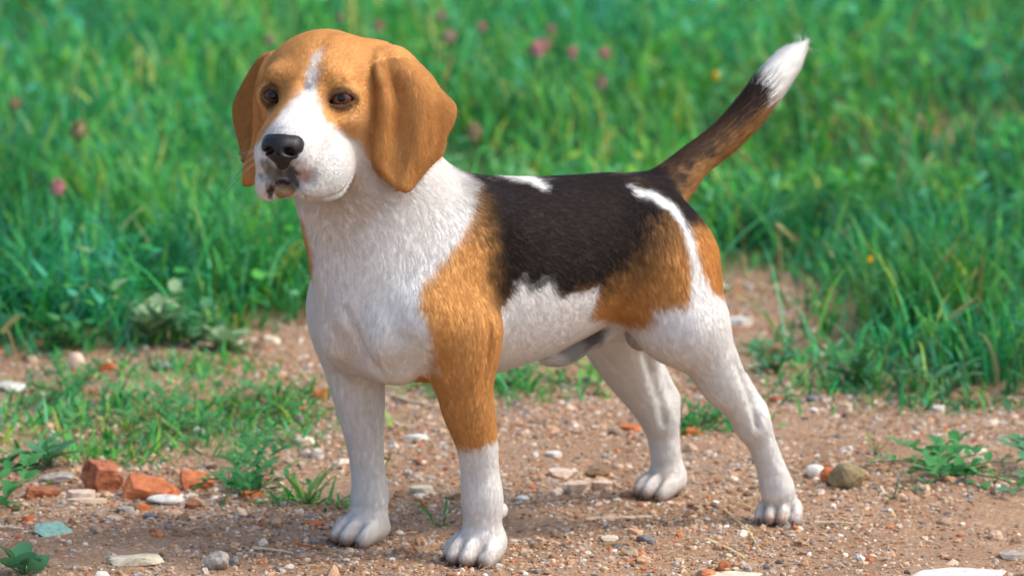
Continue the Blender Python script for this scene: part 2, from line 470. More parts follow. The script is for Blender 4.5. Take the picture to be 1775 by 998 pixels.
class Field:
    """signed distance volume; shapes are blended in by smooth unions inside their own window"""
    def __init__(self, lo, hi, h):
        self.lo = np.array(lo, float); self.h = h
        self.n = np.ceil((np.array(hi) - self.lo) / h).astype(int) + 1
        self.g = np.full(self.n, 0.04, np.float32)
        self.ax = [(self.lo[i] + h * np.arange(self.n[i])).astype(np.float32) for i in range(3)]
    def window(self, lo, hi):
        a = np.clip(np.floor((lo - self.lo) / self.h).astype(int), 0, self.n - 1)
        b = np.clip(np.ceil((hi - self.lo) / self.h).astype(int) + 1, 1, self.n)
        sl = tuple(slice(a[i], b[i]) for i in range(3))
        X = self.ax[0][sl[0]][:, None, None]; Y = self.ax[1][sl[1]][None, :, None]; Z = self.ax[2][sl[2]][None, None, :]
        return sl, X, Y, Z
    def blend(self, sl, d, k, cut=False):
        F = self.g[sl]
        if cut:
            d = -d
            hh = np.clip(0.5 - 0.5 * (F - d) / k, 0, 1)
            self.g[sl] = F + (d - F) * hh + k * hh * (1 - hh)
        else:
            hh = np.clip(0.5 + 0.5 * (F - d) / k, 0, 1)
            self.g[sl] = F + (d - F) * hh - k * hh * (1 - hh)
    def cone(self, a, b, ra, rb, k=0.01, cut=False):
        a = np.asarray(a, np.float32); b = np.asarray(b, np.float32)
        m = max(ra, rb) + k + 0.008
        sl, X, Y, Z = self.window(np.minimum(a, b) - m, np.maximum(a, b) + m)
        ab = b - a; L = float(ab @ ab) + 1e-12
        t = np.clip(((X - a[0]) * ab[0] + (Y - a[1]) * ab[1] + (Z - a[2]) * ab[2]) / L, 0, 1)
        d = np.sqrt((X - a[0] - t * ab[0]) ** 2 + (Y - a[1] - t * ab[1]) ** 2 + (Z - a[2] - t * ab[2]) ** 2) - (ra + (rb - ra) * t)
        self.blend(sl, d, k, cut)
    def chain(self, pts, k=0.008, cut=False, kin=.0015):
        """one limb: cones joined end to end first, then blended in as a whole"""
        P = np.array([p for p, r in pts], np.float32); m = max(r for p, r in pts) + k + .008
        sl, X, Y, Z = self.window(P.min(0) - m, P.max(0) + m)
        D = None
        for (a, ra), (b, rb) in zip(pts[:-1], pts[1:]):
            a = np.asarray(a, np.float32); b = np.asarray(b, np.float32)
            ab = b - a; L = float(ab @ ab) + 1e-12
            t = np.clip(((X - a[0]) * ab[0] + (Y - a[1]) * ab[1] + (Z - a[2]) * ab[2]) / L, 0, 1)
            d = np.sqrt((X - a[0] - t * ab[0]) ** 2 + (Y - a[1] - t * ab[1]) ** 2 + (Z - a[2] - t * ab[2]) ** 2) - (ra + (rb - ra) * t)
            if D is None:
                D = d
            else:
                hh = np.clip(.5 + .5 * (D - d) / kin, 0, 1)
                D = D + (d - D) * hh - kin * hh * (1 - hh)
        self.blend(sl, D, k, cut)
    def tube(self, pts, k=0.008, n=46):
        """a chain with its joints and radii rounded off by a spline"""
        P = np.array([list(p) + [r] for p, r in pts]); x = np.concatenate([[0], np.cumsum(np.linalg.norm(np.diff(P[:, :3], axis=0), axis=1))])
        q = np.linspace(0, x[-1], n)
        Q = np.stack([cubic(x, P[:, c], q) for c in range(4)], 1)
        self.chain([(v[:3], v[3]) for v in Q], k)
    def ell(self, c, r, R=None, k=0.01, cut=False):
        c = np.asarray(c, np.float32); r = np.asarray(r, np.float32)
        R = np.eye(3) if R is None else np.asarray(R)
        ext = np.sqrt(((R * r[None, :]) ** 2).sum(1)) + k + 0.008
        sl, X, Y, Z = self.window(c - ext, c + ext)
        X = X - c[0]; Y = Y - c[1]; Z = Z - c[2]
        R = R.astype(np.float32)
        u = [(R[0, i] * X + R[1, i] * Y + R[2, i] * Z) for i in range(3)]
        k0 = np.sqrt(sum((u[i] / r[i]) ** 2 for i in range(3)))
        k1 = np.sqrt(sum((u[i] / r[i] ** 2) ** 2 for i in range(3))) + 1e-6
        d = k0 * (k0 - 1) / k1
        self.blend(sl, d, k, cut)
    def loft(self, xs, ztop, zbot, hw, k=0.01, egg=0.0):
        xs, ztop, zbot, hw = map(np.asarray, (xs, ztop, zbot, hw))
        sl, X, Y, Z = self.window(np.array([xs.min() - .03, -hw.max() - .03, zbot.min() - .03]), np.array([xs.max() + .03, hw.max() + .03, ztop.max() + .03]))
        x1 = X[:, 0, 0]
        from_c = lambda a: cubic(xs, a, x1).astype(np.float32)[:, None, None]
        zt, zb, w_ = from_c(ztop), from_c(zbot), from_c(hw)
        zc = 0.5 * (zt + zb); hh = 0.5 * (zt - zb)
        zz = (Z - zc) / hh
        we = w_ * (1 + egg * zz)
        q = np.sqrt((Y / np.maximum(we, 1e-3)) ** 2 + zz ** 2)
        d = (q - 1) * np.minimum(w_, hh)
        over = np.maximum(np.maximum(xs.min() - X, X - xs.max()), 0)
        d = np.where(over > 0, np.sqrt(np.maximum(d, 0) ** 2 + over ** 2) + np.minimum(d, 0) * 0, d)
        self.blend(sl, d.astype(np.float32), k)
    def sheet(self, P, r, k=0.004):
        """thin flap: P (n,m,3) dense surface samples, r (n,m) half thickness"""
        pts = P.reshape(-1, 3); rr = np.broadcast_to(r, P.shape[:2]).reshape(-1)
        m = rr.max() + k + 3 * self.h
        lo, hi = pts.min(0) - m, pts.max(0) + m
        sl, X, Y, Z = self.window(lo, hi)
        D = np.full((X.shape[0], Y.shape[1], Z.shape[2]), 0.05, np.float32)
        base = np.array([sl[i].start for i in range(3)])
        q = int(np.ceil(m / self.h))
        x0, y0, z0 = X[:, 0, 0], Y[0, :, 0], Z[0, 0, :]
        for p, rad_ in zip(pts, rr):
            c = np.round((p - self.lo) / self.h).astype(int) - base
            a = np.maximum(c - q, 0); b = np.minimum(c + q + 1, D.shape)
            if (b <= a).any():
                continue
            dd = ((x0[a[0]:b[0]] - p[0]) ** 2)[:, None, None] + ((y0[a[1]:b[1]] - p[1]) ** 2)[None, :, None] + ((z0[a[2]:b[2]] - p[2]) ** 2)[None, None, :]
            np.minimum(D[a[0]:b[0], a[1]:b[1], a[2]:b[2]], np.sqrt(dd) - rad_, out=D[a[0]:b[0], a[1]:b[1], a[2]:b[2]])
        self.blend(sl, D, k)
    def sample(self, P):
        q = (np.asarray(P) - self.lo) / self.h
        i = np.clip(np.floor(q).astype(int), 0, self.n - 2); t = np.clip(q - i, 0, 1)
        out = 0
        for dx in (0, 1):
            for dy in (0, 1):
                for dz in (0, 1):
                    out = out + self.g[i[:, 0] + dx, i[:, 1] + dy, i[:, 2] + dz] * (t[:, 0] if dx else 1 - t[:, 0]) * (t[:, 1] if dy else 1 - t[:, 1]) * (t[:, 2] if dz else 1 - t[:, 2])
        return out
    def surface(self):
        """naive surface nets -> V, F(quads)"""
        g = self.g; s = g < 0
        nx, ny, nz = g.shape
        cnt = np.zeros((nx - 1, ny - 1, nz - 1), np.int8)
        for dx in (0, 1):
            for dy in (0, 1):
                for dz in (0, 1):
                    cnt += s[dx:nx - 1 + dx, dy:ny - 1 + dy, dz:nz - 1 + dz]
        act = (cnt > 0) & (cnt < 8)
        idx = np.argwhere(act)
        vid = np.full(act.shape, -1, np.int32)
        vid[act] = np.arange(len(idx))
        acc = np.zeros((len(idx), 3)); num = np.zeros(len(idx))
        i, j, k = idx.T
        cor = {}
        for dx in (0, 1):
            for dy in (0, 1):
                for dz in (0, 1):
                    cor[dx, dy, dz] = g[i + dx, j + dy, k + dz].astype(float)
        for ax in range(3):
            o1, o2 = [a for a in range(3) if a != ax]
            for p in (0, 1):
                for q in (0, 1):
                    a = [0, 0, 0]; a[o1] = p; a[o2] = q; b = list(a); b[ax] = 1
                    va, vb = cor[tuple(a)], cor[tuple(b)]
                    m = (va < 0) != (vb < 0)
                    t = np.where(m, va / np.where(m, va - vb, 1), 0)
                    pt = np.zeros((len(idx), 3)); pt[:, o1] = p; pt[:, o2] = q; pt[:, ax] = t
                    acc += pt * m[:, None]; num += m
        V = self.lo + self.h * (idx + acc / np.maximum(num, 1)[:, None])
        quads = []
        for ax in range(3):
            o1, o2 = (ax + 1) % 3, (ax + 2) % 3
            sa = [slice(None)] * 3; sb = [slice(None)] * 3
            sa[ax] = slice(0, -1); sb[ax] = slice(1, None)
            diff = s[tuple(sa)] != s[tuple(sb)]
            e = np.argwhere(diff)
            e = e[(e[:, o1] > 0) & (e[:, o2] > 0) & (e[:, o1] < g.shape[o1] - 1) & (e[:, o2] < g.shape[o2] - 1)]
            def cell(d1, d2):
                c = e.copy(); c[:, o1] -= d1; c[:, o2] -= d2
                return vid[c[:, 0], c[:, 1], c[:, 2]]
            q = np.stack([cell(1, 1), cell(0, 1), cell(0, 0), cell(1, 0)], 1)
            inside = s[e[:, 0], e[:, 1], e[:, 2]]
            q[~inside] = q[~inside][:, ::-1]
            quads.append(q)
        return V, np.concatenate(quads)

def cubic(xs, ys, x):
    """monotone-ish cubic (Catmull-Rom on uneven knots)"""
    xs = np.asarray(xs, float); ys = np.asarray(ys, float)
    order = np.argsort(xs); xs = xs[order]; ys = ys[order]
    m = np.gradient(ys, xs)
    x = np.clip(x, xs[0], xs[-1])
    i = np.clip(np.searchsorted(xs, x) - 1, 0, len(xs) - 2)
    hgt = xs[i + 1] - xs[i]; t = (x - xs[i]) / hgt
    return (2 * t ** 3 - 3 * t ** 2 + 1) * ys[i] + (t ** 3 - 2 * t ** 2 + t) * hgt * m[i] + (-2 * t ** 3 + 3 * t ** 2) * ys[i + 1] + (t ** 3 - t ** 2) * hgt * m[i + 1]

def dense(grid, n):
    """upsample a control grid (r,c,3) smoothly along both directions"""
    G = np.asarray(grid, float)
    def up(A, n):
        x = np.linspace(0, A.shape[0] - 1, n); xs = np.arange(A.shape[0])
        out = np.stack([cubic(xs, A[:, j], x) for j in range(A.shape[1])], 1)
        return out
    r, c, _ = G.shape
    A = up(G.reshape(r, c * 3), n[0]).reshape(n[0], c, 3)
    B = up(A.transpose(1, 0, 2).reshape(c, n[0] * 3), n[1]).reshape(n[1], n[0], 3).transpose(1, 0, 2)
    return B

def relax(V, F, it, lam=0.5, mu=-0.52, mask=None):
    E = np.concatenate([F[:, [0, 1]], F[:, [1, 2]], F[:, [2, 3]], F[:, [3, 0]]])
    E = np.concatenate([E, E[:, ::-1]])
    deg = np.bincount(E[:, 0], minlength=len(V)).astype(float)
    for n in range(it):
        for f in (lam, mu):
            acc = np.stack([np.bincount(E[:, 0], weights=V[E[:, 1], i], minlength=len(V)) for i in range(3)], 1) / deg[:, None]
            dv = (acc - V) * f
            V = V + (dv if mask is None else dv * mask[:, None])
    return V

def build_nose(h=0.0009):
    f = Field(hd((.083, 0, -.03)) - .036, hd((.083, 0, -.03)) + .036, h)
    E = lambda c, r, k=.004, cut=False, rot=None: f.ell(hd(c), r, HR if rot is None else HR @ rot, k, cut)
    K = lambda a, b, ra, rb, k=.004, cut=False: f.cone(hd(a), hd(b), ra, rb, k, cut)
    E((.0805, 0, -.0255), (.0175, .0180, .0115), k=.006)
    for s in (1, -1):
        E((.0800, .0115 * s, -.0280), (.0140, .0080, .0105), k=.004)
    K((.0870, 0, -.0330), (.0845, 0, -.0425), .0128, .0062, k=.005)
    for s in (1, -1):
        K((.0985, .0070 * s, -.0285), (.0910, .0098 * s, -.0295), .0030, .0034, k=.0025, cut=True)
        K((.0940, .0105 * s, -.0310), (.0830, .0190 * s, -.0345), .0018, .0010, k=.002, cut=True)
    K((.0990, 0, -.0310), (.0905, 0, -.047), .0006, .0007, k=.002, cut=True)
    V, F = f.surface()
    return relax(V, F, 3), F

EAR_PTS, FLAP_PTS = [], []
MOUTH_PX = [(467, 339), (471, 327), (477, 316), (486, 308), (497, 313), (508, 323), (520, 337)]
MOUTH = [to_head(hat(px, py, x)) for (px, py), x in zip(MOUTH_PX, (.0760, .0752, .0742, .0708, .0700, .0697, .0728))]
def ear_mask(V):
    kd = KDTree(sum(len(p) for p in EAR_PTS)); i = 0
    for p in EAR_PTS:
        for q in p:
            kd.insert(q, i); i += 1
    kd.balance()
    H = to_head(V); m = np.zeros(len(V))
    near = np.where((H[:, 0] > -.10) & (H[:, 0] < .03) & (np.abs(H[:, 1]) > .035) & (H[:, 2] > -.11))[0]
    m[near] = [kd.find(V[k])[2] for k in near]
    out = np.zeros(len(V)); out[near] = smoothstep(.0062, .0042, m[near])
    return out

def build_body(h=0.0018):
    f = Field((-0.30, -0.14, -0.004), (0.415, 0.185, 0.52), h)
    mir = lambda p, s: np.array([p[0], p[1] * s, p[2]])
    # ---- trunk
    f.loft(xs=[-.122, -.112, -.092, -.060, -.010, .040, .090, .130, .170, .205, .232],
           ztop=[.302, .322, .336, .3425, .3445, .347, .352, .357, .350, .324, .280],
           zbot=[.235, .218, .212, .208, .193, .178, .168, .164, .165, .172, .190],
           hw=[.030, .046, .058, .062, .071, .080, .083, .078, .072, .063, .042], k=.012, egg=-0.04)
    # ---- neck
    f.cone(hd((-.055, 0, -.015)), (.192, .004, .312), .054, .066, k=.03)
    f.cone(hd((-.060, .004, -.040)), (.218, .003, .255), .038, .065, k=.03)
    # ---- chest front
    f.ell((.224, 0, .235), (.036, .052, .055), k=.025)
    for s in (1, -1):
        f.ell((.224, .034 * s, .208), (.030, .032, .034), k=.018)           # pectorals
        f.cone((.145, .046 * s, .315), (.212, .066 * s, .240), .030, .032, k=.03)      # shoulder blade
        f.cone((.212, .068 * s, .240), (.180, .075 * s, .200), .033, .024, k=.018)      # upper arm
        f.ell((.182, .070 * s, .228), (.028, .018, .045), k=.018)                 # triceps
    # ---- forelegs (left is the near one)
    f.tube([(at(806, 575, .076), .034), (at(803, 640, .076), .0262), (at(810, 700, .074), .0240), (at(827, 770, .072), .0184),
             (at(832, 818, .070), .0168), (at(836, 866, .070), .0186), (at(836, 905, .069), .0166), (at(829, 955, .068), .0190)], k=.020)
    f.ell(at(828, 622, .076), (.012, .012, .020), k=.014)
    f.ell(at(868, 884, .066), (.0065, .005, .007), k=.006)      # pad behind the wrist
    f.tube([(at(610, 570, -.070), .038), (at(616, 640, -.070), .0275), (at(624, 700, -.070), .0225), (at(633, 770, -.070), .0166),
             (at(638, 818, -.070), .0150), (at(641, 862, -.070), .0168), (at(638, 895, -.070), .0152), (at(626, 925, -.071), .0172)], k=.022)
    f.ell(at(664, 915, -.072), (.006, .005, .007), k=.008)
    # ---- hind legs
    for s in (1, -1):
        f.ell((-.070, .044 * s, .268), (.039, .034, .056), k=.03)
        f.cone((-.076, .046 * s, .262), (-.074, .064 * s, .212), .044, .034, k=.02)
    f.chain([((-.072, .052, .250), .049), ((-.080, .070, .208), .040)], k=.03)
    f.tube([(at(1194, 565, .080), .034), (at(1228, 616, .084), .0255), (at(1255, 665, .086), .0212), (at(1286, 708, .087), .0150), (at(1302, 738, .086), .0140)], k=.014)
    f.cone(at(1284, 655, .083), at(1310, 704, .083), .0062, .0082, k=.008)            # heel tendon
    f.tube([(at(1304, 725, .086), .0148), (at(1322, 772, .087), .0122), (at(1338, 815, .087), .0128), (at(1348, 850, .087), .0158)], k=.010)
    f.tube([((-.080, -.052, .250), .048), (at(1078, 590, -.075), .036), (at(1098, 645, -.080), .0265), (at(1122, 690, -.081), .0195), (at(1140, 722, -.081), .0170)], k=.018)
    f.cone(at(1140, 636, -.080), at(1161, 688, -.080), .0066, .0086, k=.008)
    f.tube([(at(1146, 705, -.081), .0165), (at(1149, 745, -.081), .0148), (at(1154, 790, -.081), .0138), (at(1160, 825, -.081), .0150)], k=.010)
    # ---- belly parts
    f.tube([(at(1060, 566, .004), .013), (at(1010, 586, .004), .0135), (at(972, 609, .004), .0130), (at(958, 618, .004), .008)], k=.012)
    f.ell(at(1112, 578, -.006), (.015, .016, .016), k=.008)
    # ---- tail
    f.tube([((-.085, 0, .305), .030), (at(1166, 318, 0), .0210), (at(1203, 280, 0), .0164), (at(1250, 243, 0), .0150), (at(1300, 191, 0), .0154),
            (at(1340, 139, 0), .0150), (at(1366, 107, 0), .0118), (at(1385, 88, 0), .0055)], k=.012)
    # ---- tendon hollows of the hind legs, elbow crease
    f.chain([(at(1276, 628, .107), .0010), (at(1291, 665, .103), .0030), (at(1304, 700, .101), .0030), (at(1310, 736, .099), .0012)], k=.009, cut=True)
    f.chain([(at(1116, 610, -.040), .0010), (at(1132, 650, -.050), .0035), (at(1146, 690, -.058), .0035), (at(1150, 730, -.064), .0012)], k=.009, cut=True)
    f.chain([(at(850, 560, .106), .0010), (at(846, 620, .106), .0022), (at(838, 680, .102), .0012)], k=.009, cut=True)
    # ---- folds of the chest
    f.ell((.2655, .022, .247), (.014, .012, .018), k=.014)
    f.ell((.2530, .052, .224), (.012, .016, .020), k=.018)
    f.ell((.2620, -.012, .215), (.012, .016, .020), k=.016)
    f.chain([((.278, .0300, .250), .0008), ((.2715, .0345, .2250), .0022), ((.2620, .0388, .2044), .0022), ((.2510, .0405, .186), .0012)], k=.010, cut=True)
    f.chain([((.250, .080, .226), .0010), ((.238, .092, .216), .0014), ((.222, .082, .196), .0026), ((.212, .070, .182), .002)], k=.010, cut=True)
    # ---- paws
    def paw(cx, yaw, sc, px_lift=0.0):
        c = np.asarray(cx, float)
        ca, sa = math.cos(yaw), math.sin(yaw)
        R = np.array([[ca, -sa, 0], [sa, ca, 0], [0, 0, 1.0]])
        w_ = lambda x, y, z: c + R @ (np.array([x, y, z]) * sc)
        f.ell(w_(-.012, 0, .019), np.array([.022, .021, .019]) * sc, R, k=.012)
        for j, (ty, tx, tz, an) in enumerate(((-.0215, .002, .0135, -16), (-.0078, .014, .0155, -5), (.0078, .014, .0155, 5), (.0215, .002, .0135, 16))):
            a2 = yaw + rad(an)
            R2 = np.array([[math.cos(a2), -math.sin(a2), 0], [math.sin(a2), math.cos(a2), 0], [0, 0, 1.0]])
            tilt = rad(24)
            R2 = R2 @ np.array([[math.cos(tilt), 0, math.sin(tilt)], [0, 1, 0], [-math.sin(tilt), 0, math.cos(tilt)]])
            f.ell(w_(tx - .004, ty, tz + .0025), np.array([.0215, .0075, .0125]) * sc, R2, k=.0026)
            f.ell(w_(tx + .008, ty * 1.02, tz - .0055), np.array([.0105, .0076, .0095]) * sc, R2, k=.0020)
    PAWS = [(at(826, 991, .067), rad(14), .95), (at(622, 943, -.071), rad(4), .84), (at(1352, 899, .087), rad(38), .74), (at(1141, 857, -.081), rad(0), .77)]
    for (c, yaw, sc) in PAWS:
        c = c.copy(); c[2] = 0.0
        paw(c, yaw, sc)
    # ---- head
    E = lambda c, r, k=.01, cut=False, rot=None: f.ell(hd(c), r, HR if rot is None else HR @ rot, k, cut)
    K = lambda a, b, ra, rb, k=.01, cut=False: f.cone(hd(a), hd(b), ra, rb, k, cut)
    A = lambda px, py, x, r, k=.01, cut=False: f.ell(hat(px, py, x), r, HR, k, cut)
    E((-.058, .007, -.0065), (.062, .050, .0435), k=.018)
    E((-.026, .003, .0005), (.038, .041, .032), k=.018)
    E((-.048, -.018, .0125), (.034, .028, .0215), k=.012)
    E((-.055, .030, .0125), (.036, .028, .024), k=.012)
    K((-.050, 0, .016), (-.095, 0, .018), .026, .018, k=.03)            # back of the skull
    for s in (1, -1):
        E((-.058, .012 + .018 * s, .002), (.042, .032, .033), k=.018)
        E((-.0085, .0245 * s, .0175), (.016, .016, .0100), k=.008)        # brow
        E((-.030, (.036 if s > 0 else .0255) * s, -.020), (.036, .018, .024), k=.016)         # cheek bone
        E((-.002, (.034 if s > 0 else .027) * s, -.018), (.016, .010, .008), k=.012)         # under the eye
        E((.030, .019 * s, -.030), (.034, .014, .017), k=.012)          # side of the muzzle
        E((.056, .0165 * s, -.040), (.030, .0155, .022), k=.008)        # flews
    K((-.010, 0, .000), (.072, 0, -.0230), .0195, .0160, k=.016)
    K((.030, 0, -.0155), (.070, 0, -.0205), .0155, .0160, k=.008)
    A(564, 303, .038, (.031, .0105, .021), k=.016)                        # near flew, full and hanging
    A(585, 296, .022, (.028, .0105, .020), k=.022)
    A(538, 322, .056, (.020, .0125, .0125), k=.008)
    A(468, 312, .064, (.018, .0125, .0165), k=.007)                      # far flew
    A(466, 330, .062, (.014, .0095, .0085), k=.006)
    K((-.035, .006, -.046), (.050, .004, -.060), .026, .0120, k=.012)    # lower jaw
    A(496, 328, .061, (.0125, .0120, .0078), k=.003)                      # lower lip and chin
    A(664, 106, -.066, (.016, .016, .015), k=.02)                          # root of the near ear
    f.chain([(hd((.0150, .003, .012)), .0005), (hd((.0140, .005, .022)), .0010), (hd((.001, .007, .0375)), .0018), (hd((-.020, .008, .047)), .0012)], k=.014, cut=True)   # furrow of the brow
    # groove under the nose and the parting of the lips
    f.cone(hat(487, 290, .082), hat(488, 312, .078), .0010, .0016, k=.003, cut=True)
    f.chain([(hd(p), q) for p, q in zip(MOUTH, (.0030, .0030, .0028, .0028, .0026, .0026, .0026))], k=.004, cut=True)
    f.chain([(hd((.0726, .0148, -.0765)), .0016), (hd((.060, .0290, -.0815)), .0016), (hd((.0340, .0450, -.0775)), .0024), (hd((.018, .048, -.068)), .0018)], k=.004, cut=True)
    E((.083, 0, -.0280), (.0125, .0130, .0100), k=.003, cut=True)       # seat of the nose
    # eyes: socket, then lids laid round the eyeball
    for (ec, er, up, lo, _i) in EYES:
        f.ell(ec, (er + .0022,) * 3, k=.006)
        for a, b in zip(up[1:-1], lo[1:-1]):
            p0 = on_ball((a[0] + b[0]) / 2, (a[1] + b[1]) / 2, ec, er)
            hf = max((b[1] - a[1]) / 2 / 1860.0 - .0014, .0020)
            f.cone(p0 - GAZE * .004, p0 + GAZE * .016, hf, hf * 1.25, k=.0016, cut=True)
        for a, b in ((up[0], up[1]), (up[-1], up[-2])):                  # corners
            p0, p1 = on_ball(*a, ec, er), on_ball((a[0] + b[0]) / 2, (a[1] + b[1]) / 2 + 3, ec, er)
            f.cone(p0 + GAZE * .003, p1 + GAZE * .003, .0012, .0024, k=.0016, cut=True)
    # ---- ears
    def ear(rows, xs_, th, kk=.006, wavy=True):
        grid = [[hat(px, py, x) for (px, py), x in zip(r, xr)] for r, xr in zip(rows, xs_)]
        P = dense(grid, (120, 84))
        v_, u_ = np.meshgrid(np.linspace(0, 1, 120), np.linspace(0, 1, 84), indexing='ij')
        rip = (np.sin(6.28 * (1.9 * u_ + .35 * v_ + .2)) * .0030 + np.sin(6.28 * (3.6 * u_ - .8 * v_)) * .0013 + np.sin(6.28 * (1.3 * v_ + u_)) * .0016) * smoothstep(.05, .4, v_) * smoothstep(.12, .45, u_)
        if wavy:
            P = P + (rip * smoothstep(.95, .60, v_))[:, :, None] * HR[:, 0]
        th = th * (.60 + .40 * np.minimum(1, np.minimum(np.minimum(u_ / .12, (1 - u_) / .12), (1 - v_) / .05)))
        f.sheet(P, th, k=kk)
        EAR_PTS.append(P[8:, 6:][::3, ::3].reshape(-1, 3))
    near = [[(658, 106), (652, 98), (662, 90), (682, 85), (706, 92)],
            [(660, 130), (656, 126), (672, 124), (712, 122), (746, 134)],
            [(656, 156), (662, 154), (680, 152), (724, 150), (762, 156)],
            [(652, 182), (665, 180), (684, 178), (734, 178), (788, 182)],
            [(650, 208), (664, 208), (682, 208), (730, 208), (786, 208)],
            [(646, 234), (660, 234), (680, 236), (725, 238), (773, 234)],
            [(648, 258), (657, 258), (678, 262), (718, 264), (767, 262)],
            [(655, 284), (657, 284), (678, 288), (710, 290), (744, 286)],
            [(676, 310), (673, 308), (688, 314), (704, 316), (722, 312)],
            [(694, 326), (690, 323), (697, 328), (703, 330), (710, 326)]]
    nx = [[-.052, -.046, -.048, -.056, -.068], [-.048, -.024, -.037, -.042, -.074], [-.047, -.018, -.036, -.036, -.070], [-.046, -.014, -.034, -.034, -.076], [-.044, -.014, -.033, -.030, -.068], [-.042, -.014, -.031, -.026, -.058],
          [-.036, -.014, -.026, -.022, -.056], [-.030, -.014, -.020, -.018, -.042], [-.020, -.014, -.013, -.012, -.026], [-.014, -.012, -.010, -.010, -.014]]
    ear(near, nx, .0030)
    # far ear: a narrow front roll beside the face and a wide flap folded back behind it
    roll = [[(488, 104), (479, 97), (471, 96), (474, 103)],
            [(490, 130), (470, 124), (456, 126), (462, 132)],
            [(486, 165), (464, 162), (448, 166), (456, 172)],
            [(478, 205), (462, 203), (446, 206), (454, 210)],
            [(468, 245), (457, 244), (444, 246), (450, 250)],
            [(454, 285), (448, 285), (434, 287), (428, 288)],
            [(442, 311), (439, 315), (430, 318), (424, 317)]]
    rx = [[-.058, -.050, -.050, -.056], [-.058, -.034, -.032, -.044], [-.058, -.028, -.026, -.042], [-.054, -.024, -.022, -.040], [-.046, -.018, -.018, -.034], [-.034, -.014, -.014, -.020], [-.022, -.012, -.012, -.014]]
    ear(roll, rx, .0034, .0030, False)
    flap = [[(478, 96), (466, 96), (456, 100), (448, 108)],
            [(474, 130), (456, 130), (442, 130), (428, 138)],
            [(468, 170), (448, 172), (428, 174), (408, 180)],
            [(462, 210), (446, 212), (428, 213), (409, 215)],
            [(456, 248), (444, 250), (432, 251), (419, 253)],
            [(450, 278), (440, 280), (432, 280), (424, 278)]]
    lx = [[-.062, -.064, -.066, -.068], [-.066, -.064, -.068, -.076], [-.068, -.066, -.072, -.084], [-.064, -.062, -.068, -.080], [-.052, -.050, -.056, -.066], [-.034, -.034, -.038, -.046]]
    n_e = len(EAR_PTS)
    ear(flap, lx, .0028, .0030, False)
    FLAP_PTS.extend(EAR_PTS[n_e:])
    V, F = f.surface()
    V = relax(V, F, 4)
    return V, F, PAWS, f
